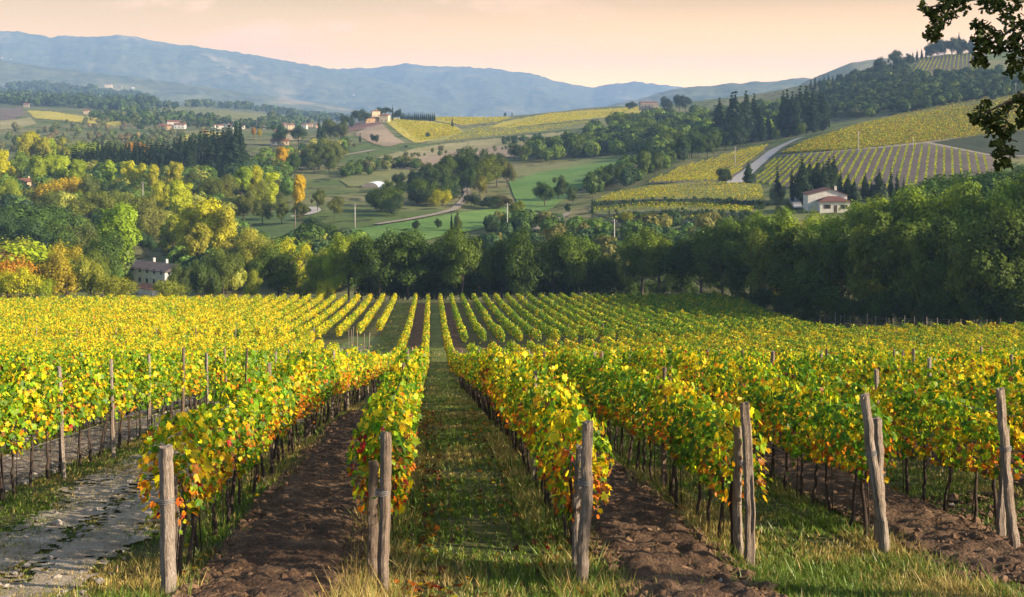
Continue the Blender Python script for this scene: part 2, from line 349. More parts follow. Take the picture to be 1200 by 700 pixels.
M['mauve'] = fieldmat('vineyard_soil', (.11, .085, .065), (.16, .125, .10), .04)
M['road'] = noisemat('pale_road', [(.3, (.30, .28, .26)), (.7, (.42, .40, .37))], .5, coord='World')
M['track'] = noisemat('dirt_track', [(.3, (.20, .165, .125)), (.7, (.30, .26, .20))], .4, coord='World')

patch('meadow', [(412, 270), (470, 262), (540, 250), (592, 243), (602, 256), (560, 270), (500, 282), (440, 296), (425, 300)], M['meadow'])
patch('meadow', [(596, 214), (625, 204), (690, 190), (745, 178), (752, 184), (720, 197), (690, 215), (660, 235), (640, 250), (610, 245), (602, 230)], M['meadow'])
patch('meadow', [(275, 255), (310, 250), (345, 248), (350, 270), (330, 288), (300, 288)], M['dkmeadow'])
patch('field', [(398, 150), (420, 143), (442, 140), (450, 143), (436, 149), (410, 155), (400, 160)], M['brown'])
patch('meadow', [(415, 158), (432, 149), (448, 145), (462, 160), (474, 168), (455, 172), (440, 170)], M['tan'])
patch('field', [(447, 139), (480, 138), (530, 147), (545, 154), (520, 165), (486, 168), (470, 158)], M['yellow'])
patch('field', [(490, 139), (560, 136), (600, 138), (580, 144), (540, 147)], M['yellow'])
patch('field', [(590, 143), (640, 134), (700, 129), (770, 124), (776, 130), (720, 137), (650, 144), (600, 150), (572, 150)], M['yellow'])
patch('field', [(505, 158), (560, 148), (600, 150), (660, 145), (740, 136), (760, 139), (690, 150), (620, 157), (540, 165), (500, 170)], M['olive'])
patch('field', [(440, 185), (500, 172), (560, 165), (630, 158), (662, 155), (660, 163), (600, 172), (530, 178), (470, 190)], M['pale'])
patch('field', [(440, 192), (480, 182), (540, 175), (600, 170), (640, 170), (640, 178), (560, 190), (520, 196), (470, 200)], M['tan'])
patch('field', [(398, 212), (420, 200), (470, 197), (488, 202), (460, 216), (410, 220)], M['olive'])
patch('field', [(596, 200), (650, 193), (720, 182), (755, 176), (754, 182), (700, 193), (640, 203), (600, 210)], M['olive'])
patch('field', [(0, 127), (25, 126), (30, 134), (15, 140), (0, 141)], M['mauve'])
patch('field', [(0, 142), (36, 138), (42, 145), (20, 152), (0, 153)], M['pale'])
patch('field', [(32, 130), (60, 131), (100, 137), (150, 144), (135, 148), (80, 142), (40, 139)], M['yellow'])
patch('field', [(178, 128), (220, 124), (250, 128), (300, 133), (330, 136), (300, 141), (240, 139), (190, 137)], M['olive'])
patch('field', [(205, 160), (250, 155), (265, 158), (240, 165), (210, 167)], M['yellow'])
# right-hand hills
patch('vineyard_soil', [(884, 212), (905, 195), (925, 183), (1000, 177), (1085, 169), (1130, 176), (1162, 184), (1168, 200), (1120, 215), (1040, 222), (940, 224)], M['mauve'], lift=.3)
patch('field', [(917, 181), (945, 168), (990, 152), (1060, 135), (1120, 122), (1200, 106), (1230, 102), (1230, 152), (1160, 160), (1090, 168), (1000, 175), (930, 180)], M['olive'], lift=.3)
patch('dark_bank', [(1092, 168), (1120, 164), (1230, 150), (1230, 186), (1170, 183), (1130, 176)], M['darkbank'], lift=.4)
patch('field', [(1068, 86), (1076, 74), (1090, 66), (1140, 58), (1152, 60), (1160, 76), (1110, 82)], M['mauve'])
patch('field', [(758, 216), (800, 196), (850, 182), (890, 172), (904, 170), (880, 186), (862, 208), (852, 213)], M['mauve'], lift=.3)
patch('field', [(698, 236), (740, 222), (820, 212), (892, 216), (896, 238), (830, 233), (760, 236)], M['olive'], lift=.3)
patch('field', [(690, 246), (760, 241), (830, 242), (890, 246), (885, 252), (790, 252), (700, 252)], M['olive'], lift=.3)
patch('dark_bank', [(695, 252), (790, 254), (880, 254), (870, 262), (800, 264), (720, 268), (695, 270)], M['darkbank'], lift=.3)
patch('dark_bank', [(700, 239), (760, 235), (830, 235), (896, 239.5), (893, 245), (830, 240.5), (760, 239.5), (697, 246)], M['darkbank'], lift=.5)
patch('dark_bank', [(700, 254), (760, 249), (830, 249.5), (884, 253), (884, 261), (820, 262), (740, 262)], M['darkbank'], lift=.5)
def trackline(name, pts, width, mat, tmin=250, lift=.45, tmax=9000):
    P = np.array(pts, float); d = np.r_[0, np.cumsum(np.hypot(*np.diff(P, axis=0).T))]; q = np.linspace(0, d[-1], int(d[-1]/1.5)+3)
    x, y, z, t = at_px(np.interp(q, d, P[:, 0]), np.interp(q, d, P[:, 1]), tmin, tmax)
    k = np.ones(5)/5
    sm = lambda a: np.convolve(np.pad(a, 2, mode='edge'), k, 'valid')
    x, y = sm(x), sm(y); tx = np.gradient(x); ty = np.gradient(y); ll = np.hypot(tx, ty)+1e-9; nx, ny = -ty/ll, tx/ll
    V = []
    for o in (-.5, -.17, .17, .5):
        xx, yy = x+nx*o*width, y+ny*o*width; V.append(np.stack([xx, yy, HW(xx, yy)+lift], 1))
    n = len(x); V = np.concatenate(V); f = []
    for r in range(3):
        a = np.arange(n-1)+r*n; f.append(np.stack([a, a+1, a+n+1, a+n], 1))
    return link(name, mesh_np(name, V, [np.concatenate(f)], mat, smooth=True), kind='structure')
trackline('road', [(858, 216), (872, 206), (884, 196), (896, 186), (908, 176), (924, 168), (938, 162)], 7.5, M['road'])
trackline('dirt_track', [(545, 220), (549, 228), (541, 238), (533, 246), (515, 251), (480, 258), (440, 264)], 3.6, M['track'])
trackline('dirt_track', [(614, 274), (634, 268), (655, 257), (668, 250)], 3.2, M['track'])
trackline('road', [(236, 202), (262, 199), (275, 204), (320, 203), (352, 197), (380, 190), (405, 182), (440, 176)], 4.5, M['track'])
trackline('dirt_track', [(915, 183), (960, 180), (1030, 174), (1085, 168), (1110, 173), (1135, 178), (1165, 184), (1230, 184)], 4.0, M['track'])
trackline('dirt_track', [(1085, 168), (1130, 161), (1165, 156), (1230, 146)], 3.2, M['track'])
trackline('road', [(934, 246), (932, 238), (930, 232)], 3.6, M['road'])
trackline('dirt_track', [(396, 153), (405, 147), (425, 143), (445, 141)], 4.0, M['track'])
trackline('dirt_track', [(340, 255), (362, 252), (372, 248), (366, 243)], 4.0, M['road'])

# ------------------------------------------------------------------ vine leaves
PAL = {'g': (.085, .19, .010), 'lg': (.22, .34, .010), 'y': (.62, .50, .010), 'gold': (.70, .42, .010), 'o': (.55, .17, .010), 'r': (.38, .022, .018), 'br': (.20, .085, .022)}
PK = list(PAL); PC = np.array([PAL[k] for k in PK])
def leaf_cols(n, wts, jit=.21):
    """wts: (n,7) weights"""
    w = np.maximum(wts, 1e-4); w = w/w.sum(1, keepdims=True); c = np.cumsum(w, 1); k = (rng.random((n, 1)) > c).sum(1).clip(0, len(PK)-1)
    col = PC[k]*np.exp(rng.normal(0, jit, (n, 1))); col = col*(1+rng.normal(0, .08, (n, 3)))
    return np.clip(col, .004, .75)
def frames(nrm, roll):
    nrm = nrm/np.linalg.norm(nrm, axis=1, keepdims=True)
    a = np.where(np.abs(nrm[:, 2:3]) < .9, np.array([[0, 0, 1.]]), np.array([[1., 0, 0]]))
    e1 = np.cross(a, nrm); e1 /= np.linalg.norm(e1, axis=1, keepdims=True); e2 = np.cross(nrm, e1)
    c, s = np.cos(roll)[:, None], np.sin(roll)[:, None]
    return e1*c+e2*s, -e1*s+e2*c, nrm
def kites(P, nrm, size, roll=None):
    n = len(P); roll = rng.random(n)*6.283 if roll is None else roll
    a, b, _ = frames(nrm, roll); s = size[:, None]
    k = rng.uniform(.7, 1.3, (n, 4, 1)); w = rng.uniform(.75, 1.05, (n, 1))
    v = np.stack([P+a*s*.55*k[:, 0], P+b*s*.5*w*k[:, 1]-a*s*.05, P-a*s*.5*k[:, 2], P-b*s*.5*w*k[:, 3]+a*s*.08], 1)
    return v.reshape(-1, 3), np.arange(n*4).reshape(n, 4)
VL = np.array([(0, -.30), (.26, -.42), (.50, -.10), (.34, .06), (.50, .32), (.22, .30), (0, .62)])      # half outline of a lobed vine leaf
OL = np.array([(0, -.5), (.10, -.38), (.22, -.26), (.12, -.12), (.30, .05), (.16, .16), (.26, .34), (0, .55)])  # half outline of an oak leaf
def lobed(P, nrm, size, half, fold=.25, roll=None):
    """two polygons per leaf that meet along the midrib"""
    n = len(P); roll = rng.random(n)*6.283 if roll is None else roll
    a, b, c = frames(nrm, roll); s = size[:, None, None]; m = len(half)
    fo = rng.uniform(.0, 2*fold, (n, 1, 1)); cv = rng.normal(0, .35, (n, 1, 1))
    h = half[None]
    up = fo*h[:, :, :1]-cv*(h[:, :, 1:]**2)
    Rr = P[:, None]+s*(a[:, None]*h[:, :, :1]+b[:, None]*h[:, :, 1:]+c[:, None]*up)
    Ll = P[:, None]+s*(-a[:, None]*h[:, 1:-1, :1]+b[:, None]*h[:, 1:-1, 1:]+c[:, None]*up[:, 1:-1])
    V = np.concatenate([Rr, Ll], 1); k = m+m-2; base = np.arange(n)[:, None]*k
    fr = base+np.arange(m)[None]; fl = base+np.array([m-1]+[m+i for i in range(m-3, -1, -1)]+[0])[None]
    return V.reshape(-1, 3), np.concatenate([fr, fl], 0)

def vine_foliage(X, y0, y1, style, seed, dens=1.0):
    """leaves of one trellised row along +Y at X"""
    Vs, Fs, Cs, off = [], [], [], 0
    for (a, b, d, sz, kind) in ((12, 36, 460, .083, 'L'), (36, 70, 310, .112, 'Q'), (70, 147, 160, .158, 'Q'), (147, 260, 105, .21, 'Q')):
        lo, hi = max(a, y0), min(b, y1)
        if hi <= lo: continue
        n = int((hi-lo)*d*dens)
        if n < 4: continue
        y = rng.uniform(lo, hi, n)
        if lo == y0 and y0 < 60:
            pass
        nz1 = vnoise(y*.55, np.full(n, X*3.1), seed); nz2 = vnoise(y*1.9, np.full(n, X*7.7), seed+3)
        plant = vnoise(y*.9+31, np.full(n, X*1.3), seed+9)
        top = 1.60+.38*nz1+.36*nz2; bot = .62+.34*vnoise(y*1.1, np.full(n, X*2.3), seed+5)
        h = bot+(top-bot)*rng.beta(1.25, 1.05, n)
        stray = rng.random(n) < .035; h = np.where(stray, h+rng.normal(.08, .24, n), h).clip(.30, 2.45)
        gap = (vnoise(y*.8+7, np.full(n, X*5.3), seed+21) < .24) & (rng.random(n) < .62); h = np.where(gap, h-99, h)
        rel = (h-bot)/(top-bot)
        wd = (.10+.185*np.sqrt(np.clip(1-(2*rel-1)**2, 0.05, 1)))*(0.85+.5*nz2)
        side = rng.choice([-1, 1], n); lat = side*wd*np.sqrt(rng.random(n))*1.15+.10*(nz1-.5)
        x = X+lat; z = HW(np.full(n, X), y)+h
        nrm = np.stack([np.sign(lat)*.75+rng.normal(0, .45, n), rng.normal(-.12, .5, n), .45+rng.normal(0, .45, n)], 1)
        big = fbm(y*.12+seed, np.full(n, X*.25), 77, 2)
        W7 = np.zeros((n, 7)); gy = np.clip((plant-.5)*1.6+(big-.5)*1.6, -.6, .6)
        lowf = np.clip(1-rel*1.5, 0, 1)
        if style == 'far_left':      # pale yellow block
            W7[:] = [.14, .32, .44, .08, .01, .0, .01]
        elif style == 'far_right':
            W7[:] = [.50, .33, .12, .03, .005, .0, .03]
        elif style == 'left':
            W7[:] = [.44, .37, .15, .03, .008, .001, .02]; q_ = np.clip((y-45)/100, 0, 1)[:, None]; W7 = W7*(1-q_)+np.array([[.14, .32, .44, .08, .01, .0, .01]])*q_
        else:
            W7[:] = [.34, .32, .24, .07, .018, .003, .02]
        W7[:, 0] *= np.exp(-1.5*gy); W7[:, 1] *= np.exp(-.5*gy); W7[:, 2] *= np.exp(.9*gy); W7[:, 3] *= np.exp(1.6*gy)
        cl_ = vnoise(y*2.4+X*3, h*2.6+lat*4, seed+40)-.5
        W7[:, 0] *= np.exp(-2.6*cl_); W7[:, 2] *= np.exp(2.2*cl_); W7[:, 3] *= np.exp(3.5*cl_)
        fo = lowf*(1.0 if style == 'right' else .16)*np.clip(.3+(plant-.25)*1.6, 0, 1.6)
        W7[:, 4] += .85*fo; W7[:, 3] += .25*fo; W7[:, 6] += .30*fo; W7[:, 5] += .07*fo*(plant > .6)+.30*(plant > .93)*(style == 'right')
        if abs(X+.6) < .01: W7[:, 5] += 1.6*((vnoise(y*4, h*3.5+lat*3, 91) > .80) & (y < 17.5))
        P = np.stack([x, y, z], 1); ok_ = ~gap; P, nrm, W7 = P[ok_], nrm[ok_], W7[ok_]; n = len(P); size = sz*np.exp(rng.normal(0, .25, n)); c = leaf_cols(n, W7)
        if kind == 'L':
            roll = rng.normal(math.pi, .8, n)
            v, f = lobed(P, nrm, size, VL, roll=roll); c = np.concatenate([c, c*.94], 0)
        else:
            v, f = kites(P, nrm, size)
        Vs.append(v); Fs.append(f+off); Cs.append(c); off += len(v)
    if not Vs: return None
    return mesh_np('foliage', np.concatenate(Vs), Fs, M['vine'], Cs)

def tube(path, rad, nseg=6, jit=0.0, cap=True):
    path = np.asarray(path, float); n = len(path); rad = np.broadcast_to(rad, (n,)) if np.ndim(rad) < 2 else rad
    tg = np.gradient(path, axis=0); tg /= np.linalg.norm(tg, axis=1, keepdims=True)+1e-9
    ref = np.array([0, 0, 1.]) if abs(tg[0][2]) < .8 else np.array([1., 0, 0])
    e1 = np.cross(tg, ref); e1 /= np.linalg.norm(e1, axis=1, keepdims=True)+1e-9; e2 = np.cross(tg, e1)
    a = np.arange(nseg)/nseg*2*math.pi
    rr = rad[:, None]*(1+jit*rng.normal(0, 1, (n, nseg)))
    V = (path[:, None]+rr[..., None]*(e1[:, None]*np.cos(a)[None, :, None]+e2[:, None]*np.sin(a)[None, :, None])).reshape(-1, 3)
    i = np.arange(n-1)[:, None]*nseg; j = np.arange(nseg)[None]; k = (np.arange(nseg)[None]+1) % nseg
    f = np.stack([(i+j), (i+k), (i+nseg+k), (i+nseg+j)], -1).reshape(-1, 4)
    caps = np.array([np.arange(nseg)[::-1], (n-1)*nseg+np.arange(nseg)]) if cap else None
    return V, f, caps
def tubes_mesh(name, specs, mat, nseg=6, jit=0.0, smooth=True):
    Vs, Fq, Fc, off = [], [], [], 0
    for path, rad in specs:
        v, f, c = tube(path, rad, nseg, jit); Vs.append(v); Fq.append(f+off); Fc.append(c+off); off += len(v)
    return mesh_np(name, np.concatenate(Vs), [np.concatenate(Fq), np.concatenate(Fc)], mat, smooth=smooth)

trunk_meshes = []
for k in range(5):
    zs = np.linspace(-.08, 1.0, 8); p = np.stack([np.cumsum(rng.normal(0, .016, 8)), np.cumsum(rng.normal(0, .02, 8)), zs], 1)
    trunk_meshes.append(tubes_mesh('trunk', [(p, np.linspace(.030, .017, 8)*rng.uniform(.85, 1.25)), (np.array([[.03, .02, -.05], [.035, .015, 1.2]]), np.array([.009, .008]))], M['vinewood'], 6, .12))

ORD = ['first', 'second', 'third', 'fourth', 'fifth', 'sixth', 'seventh', 'eighth', 'ninth', 'tenth', 'eleventh', 'twelfth', 'thirteenth', 'fourteenth', 'fifteenth', 'sixteenth', 'seventeenth', 'eighteenth', 'nineteenth', 'twentieth']
def ordw(k):
    if k < 20: return ORD[k]
    t_, o_ = divmod(k+1, 10); base = {2: 'twenty', 3: 'thirty', 4: 'forty', 5: 'fifty'}[t_]
    return (base[:-1]+'ieth') if o_ == 0 else base+'-'+ORD[o_-1]
def wire_mesh(X, y0, y1):
    sp = []
    for h in (.72, 1.25, 1.75):
        ys = np.arange(y0, y1, 3.0); sp.append((np.stack([np.full(len(ys), X), ys, HW(np.full(len(ys), X), ys)+h], 1), np.full(len(ys), .005)))
    return tubes_mesh('wire', sp, M['wire'], 4)
def vine_row(X, y0, y1, style, label, group, trunks=None, seed=0):  # each object is a whole row of vines, not one plant
    me = vine_foliage(X, y0, y1, style, seed)
    if me is None: return
    if trunks is None:
        o = link('trellised_vine_row', me, label=label, category='vine row', group=group); return o
    r = thing('trellised_vine_row', label, 'vine row', (X, y0, hw(X, y0)), 0, group)
    o = link('foliage', me, r); o.matrix_parent_inverse = Matrix.Translation(r.location).inverted()
    w = link('wire', wire_mesh(X, y0, min(y1, 60)), r); w.matrix_parent_inverse = Matrix.Translation(r.location).inverted()
    y = y0+.45; n = 0
    while y < min(trunks, y1) and n < 95:
        t = link('trunk', trunk_meshes[n % 5], r); xx = X+rng.normal(0, .03)
        t.location = (xx-X, y-y0, hw(xx, y)-hw(X, y0)); t.rotation_euler = (rng.normal(0, .05), rng.normal(0, .05), rng.random()*6.28)
        y += rng.uniform(.72, .98); n += 1
    return r

NEAR_R = [-3.05, -.60, 1.85, 4.0, 6.1, 8.05]
ROW_LABELS = ['vine row behind the leftmost thick post, beside the stony path', 'vine row with red leaves left of the grassy central alley', 'vine row with orange leaves right of the grassy central alley',
    'vine row behind the pale upright post right of the alley', 'vine row behind the leaning grey post with red leaves at its end', 'vine row starting at the dark leaning post near the right edge']
START = [14.1, 13.9, 14.3, 15.0, 15.9, 16.0]
for k, X in enumerate(NEAR_R):
    vine_row(X, START[k], 238 if X < 3 else 120+max(0, X-4)*.7, 'right', ROW_LABELS[k], 'vine rows in front', trunks=75 if k < 3 else 45, seed=k*13)
RX = []
X = 10.2; k = 0
while X < 80:
    y0 = max(17.0, X*1400/980); RX.append(X)
    if y0 < 138: vine_row(X, y0, min(148.0, 120+(X-4)*.7), 'right', f'{ordw(k)} yellow and green vine row right of the dark leaning post', 'vine rows massed on the right', trunks=(45 if k < 3 else None), seed=200+k)
    X += 2.15; k += 1
X = -7.1; k = 0
while X > -75:
    y0 = max(15.0, -X*1400/760) if k else 15.0
    if y0 < 140: vine_row(X, y0, [112, 120, 130][k] if k < 3 else 144.0, 'left', ('vine row along the grey posts left of the stony path' if k == 0 else f'{ordw(k)} green and yellow vine row left of the post-lined row'), 'vine rows massed on the left', trunks=(80 if k == 0 else 50 if k == 1 else None), seed=400+k)
    X -= 2.35; k += 1
X = -7.1; k = 0
while X > -125:
    y0 = max([164, 158, 154][k] if k < 3 else 150.0, -X*1400/680)
    if y0 < 225: vine_row(X, y0, 238.0-max(0, (-X-60)*.15), 'far_left', f'{ordw(k)} bright yellow vine row left of the grass lane on the far slope', 'yellow vine rows on the far slope', seed=600+k)
    X -= 2.4; k += 1
X = 4.0; k = 0
while X < 66:
    y0 = 141 if X < 52 else 185+(X-54)*8.8
    if y0 < 228: vine_row(X, y0, 238.0, 'far_right', f'{ordw(k)} green vine row right of the alley on the far slope', 'green vine rows on the far slope', seed=800+k)
    X += 2.2; k += 1

# ------------------------------------------------------------------ alleys: soil, grass, path
def strip(name, X0, X1, y0, y1, mat, amp=0.0, lift=.012, near_to=44, seed=0, ragged=.12):
    ys = np.concatenate([np.arange(y0, min(near_to, y1), .09), np.arange(max(near_to, y0), y1+.5, .8)]) if amp else np.arange(y0, y1+.5, .5)
    nx = 26 if amp else 13
    q = np.linspace(0, 1, nx); Q, Yv = np.meshgrid(q, ys)
    e0 = X0+ragged*(fbm(ys*.8, ys*0+seed, 5, 3)-.5)*2; e1 = X1+ragged*(fbm(ys*.8, ys*0+seed+50, 5, 3)-.5)*2
    Xv = e0[:, None]*(1-Q)+e1[:, None]*Q
    z = HW(Xv.ravel(), Yv.ravel()).reshape(Xv.shape)+lift
    if amp:
        edge = np.clip(np.minimum(Q, 1-Q)*6, 0, 1)
        rid = 1-np.abs(2*fbm(Xv*2.2, Yv*1.7, seed+1, 3)-1); cl_ = vnoise(Xv*7, Yv*7, seed+2)*.5+vnoise(Xv*15, Yv*15, seed+4)*.3
        fade = np.clip((60-Yv)/30, .35, 1)
        lump = np.clip(fbm(Xv*5, Yv*5, seed+6, 2)-.42, 0, 1)*2.4; ends = np.clip((Yv-y0)/1.2, 0, 1)
        z += edge*amp*(rid*.45+cl_*.75+lump*.35)*fade*ends
    V = np.stack([Xv, Yv, z], -1).reshape(-1, 3); i = (np.arange(len(ys)-1)[:, None]*nx+np.arange(nx-1)[None]).ravel()
    return link(name, mesh_np(name, V, [np.stack([i, i+1, i+nx+1, i+nx], 1)], mat, smooth=True), kind='structure')
strip('soil', -2.75, -.95, 11, 236, M['soil'], .16, seed=1)
strip('soil', 2.2, 3.75, 11, 236, M['soil'], .16, seed=2)
strip('soil', 6.35, 7.85, 13.2, 143, M['soil'], .16, seed=3)
strip('soil', -9.2, -7.4, 14, 143, M['stony'], .10, seed=4)
strip('soil', -11.6, -9.7, 14, 143, M['stony'], .08, seed=5)
strip('soil', 10.5, 12.1, 16, 143, M['soil'], .14, seed=6)
def worn_path(name, X0, X1, y0, y1, mat, cell=.065, lift=.035):
    """gravel of two wheel tracks, broken up by grass at its edges and along its middle"""
    xs = np.arange(X0, X1, cell); ys = np.arange(y0, y1, cell*1.6); Xg, Yg = np.meshgrid(xs, ys); n = len(xs)
    mid = (X0+X1)/2; tr = np.maximum(np.exp(-((Xg-mid+.55)/.42)**2), np.exp(-((Xg-mid-.55)/.40)**2))
    f_ = tr+(fbm(Xg*.9, Yg*.7, 61, 3)-.5)*1.5+(vnoise(Xg*10, Yg*10, 63)-.5)*.95
    keep = (f_[:-1, :-1] > .24)
    V = np.stack([Xg, Yg, HW(Xg.ravel(), Yg.ravel()).reshape(Xg.shape)+lift+(vnoise(Xg*12, Yg*12, 65)-.5)*.02], -1).reshape(-1, 3)
    q = (np.arange(len(ys)-1)[:, None]*n+np.arange(n-1)[None])[keep]; f = np.stack([q, q+1, q+n+1, q+n], 1); used, inv = np.unique(f, return_inverse=True)
    link(name, mesh_np(name, V[used], [inv.reshape(f.shape)], mat, smooth=True), kind='structure')
worn_path('path', -6.5, -3.7, 10, 44, M['gravel'])
M['lane'] = noisemat('lane_grass', [(.3, (.05, .085, .018)), (.55, (.09, .13, .03)), (.75, (.17, .155, .07))], .35, sub=(7, .4), bump=.8, coord='World', dist=.4)
strip('grass_lane', -6.7, -3.5, 46, 238, M['lane'], 0, lift=.02, seed=8, ragged=.2)
strip('grass_lane', -11, -6.6, 112, 164, M['lane'], 0, lift=.03, seed=12, ragged=.5)
strip('grass_lane', -.35, 1.6, 44, 236, M['lane'], 0, lift=.02, seed=9, ragged=.2)
# scattered lumps of earth, stones, grass and fallen leaves
ICO_V = np.array([(0, 0, -1), (.7236, -.5257, -.4472), (-.2764, -.8506, -.4472), (-.8944, 0, -.4472), (-.2764, .8506, -.4472), (.7236, .5257, -.4472), (.2764, -.8506, .4472), (-.7236, -.5257, .4472), (-.7236, .5257, .4472), (.2764, .8506, .4472), (.8944, 0, .4472), (0, 0, 1)])
ICO_F = np.array([(0, 1, 2), (1, 0, 5), (0, 2, 3), (0, 3, 4), (0, 4, 5), (1, 5, 10), (2, 1, 6), (3, 2, 7), (4, 3, 8), (5, 4, 9), (1, 10, 6), (2, 6, 7), (3, 7, 8), (4, 8, 9), (5, 9, 10), (6, 10, 11), (7, 6, 11), (8, 7, 11), (9, 8, 11), (10, 9, 11)])
def lumps(name, x, y, size, mat, sink=.3, flat=.7, dz=0):
    n = len(x); sc = rng.uniform(.6, 1.35, (n, 12, 1)); ax = rng.uniform(.7, 1.3, (n, 1, 3))*np.array([1, 1, flat])
    V = ICO_V[None]*sc*ax*size[:, None, None]; a = rng.random(n)*6.283; c, s = np.cos(a)[:, None], np.sin(a)[:, None]
    V = np.stack([V[..., 0]*c-V[..., 1]*s, V[..., 0]*s+V[..., 1]*c, V[..., 2]], -1)
    z = HW(x, y)+size*flat*(1-2*sink)*.5+dz
    V = V+np.stack([x, y, z], 1)[:, None]
    return link(name, mesh_np(name, V.reshape(-1, 3), [(ICO_F[None]+np.arange(n)[:, None, None]*12).reshape(-1, 3)], mat, smooth=False), kind='stuff')
cx, cyy, cs = [], [], []
for (a, b, y0, y1, n) in ((-2.8, -.9, 11, 42, 40000), (2.15, 3.8, 11, 42, 34000), (6.3, 7.9, 13.6, 42, 22000), (10.5, 12.1, 16, 40, 2500), (7.6, 10.6, 15.0, 19.5, 1800)):
    cx.append(rng.uniform(a, b, n)); cyy.append(y0+(y1-y0)*rng.random(n)**1.7); cs.append(np.exp(rng.normal(-3.85, .6, n)).clip(.010, .10))
lumps('soil_clods', np.concatenate(cx), np.concatenate(cyy), np.concatenate(cs), M['clod'], dz=.06)
sx, sy, sz_ = [], [], []
for (a, b, y0, y1, n) in ((-2.7, -1.0, 11, 40, 170), (2.25, 3.7, 11, 40, 190), (6.4, 7.8, 14.6, 40, 130), (-9.2, -7.3, 15, 60, 2600), (-11.5, -9.7, 15, 60, 1300), (-6.2, -3.9, 10, 36, 700), (7.6, 10.4, 15.5, 19, 60)):
    sx.append(rng.uniform(a, b, n)); sy.append(y0+(y1-y0)*rng.random(n)**1.4); sz_.append(np.exp(rng.normal(-3.5 if a > -4 else -3.6, .5, n)).clip(.01, .11))
lumps('stones', np.concatenate(sx), np.concatenate(sy), np.concatenate(sz_), M['stone'], sink=.35, flat=.6, dz=.03)

def grass(name, regions):
    Vs, Cs = [], []
    for (a, b, y0, y1, n, hgt, dry) in regions:
        n = int(n*1.7); x = rng.uniform(a, b, n); y = y0+(y1-y0)*rng.random(n)**1.8
        pn = fbm(x*1.1, y*.8, 21, 3); keep = rng.random(n) < np.clip((pn-.26)*4.0, .22, 1); x, y, pn = x[keep], y[keep], pn[keep]; n = len(x)
        # pull the blades into tufts
        tx = np.round(x*5+rng.normal(0, .25, n))/5; x = x*.55+tx*.45
        h = .40*hgt*np.exp(rng.normal(-.1, .4, n))*np.clip(.5+pn, .5, 1.5); a_ = rng.random(n)*6.283; w = rng.uniform(.004, .009, n)*(1+y/30)
        lx, ly = rng.normal(0, .45, n)*h, rng.normal(0, .45, n)*h; z = HW(x, y)
        p0 = np.stack([x-np.cos(a_)*w, y-np.sin(a_)*w, z], 1); p1 = np.stack([x+np.cos(a_)*w, y+np.sin(a_)*w, z], 1)
        p2 = np.stack([x+lx, y+ly, z+h], 1)
        Vs.append(np.stack([p0, p1, p2], 1).reshape(-1, 3))
        d = rng.random(n) < np.clip(dry+(fbm(x*.7, y*.7, 33, 2)-.5)*2.2, .05, .95)
        c = np.where(d[:, None], np.array([[.36, .28, .085]]), np.array([[.12, .19, .024]]))*np.exp(rng.normal(0, .3, (n, 1)))*(1+rng.normal(0, .06, (n, 3)))
        Cs.append(np.clip(c, .005, .6))
    V = np.concatenate(Vs); link(name, mesh_np(name, V, [np.arange(len(V)).reshape(-1, 3)], M['grass'], Cs), kind='stuff')
grass('grass', [(-.95, 2.2, 11, 50, 75000, .13, .22), (3.7, 6.35, 11, 45, 60000, .15, .22), (2.0, 10.5, 11, 15.2, 60000, .16, .35), (-7.4, -5.6, 10, 50, 36000, .12, .25), (-6.2, -3.9, 10, 40, 34000, .09, .35),
                (-4.3, -2.7, 10, 50, 30000, .13, .45), (-1.1, -.2, 11, 30, 9000, .30, .7), (1.4, 2.3, 11, 30, 11000, .30, .65), (3.7, 4.4, 12, 30, 9000, .26, .6), (5.8, 6.5, 13, 30, 9000, .24, .45), (-3.5, -2.6, 11, 30, 8000, .24, .55),
                (-9.6, -6.9, 14, 50, 9000, .2, .7), (7.8, 10.6, 15, 40, 22000, .16, .3), (-.9, 2.2, 50, 143, 14000, .2, .3), (-6.9, -3.4, 50, 236, 30000, .22, .3)])
n = 1880
lx_ = np.concatenate([rng.normal(-.12, .20, 500), rng.normal(1.5, .2, 260), rng.uniform(-.9, 2.1, 220), rng.normal(3.6, .3, 450), rng.uniform(6, 8.4, 250), rng.normal(-2.6, .3, 200)]); ly_ = 13+30*rng.random(n)**1.2
w7 = np.tile(np.array([[0, .02, .12, .18, .30, .06, .6]]), (n, 1))
v, f = lobed(np.stack([lx_, ly_, HW(lx_, ly_)+.03+rng.random(n)*.03], 1), np.stack([rng.normal(0, .35, n), rng.normal(0, .35, n), np.ones(n)], 1), rng.uniform(.06, .11, n), VL)
c = leaf_cols(n, w7)*.55
link('fallen_leaves', mesh_np('fallen_leaves', v, [f], M['vine'], [np.concatenate([c, c])]), kind='stuff')

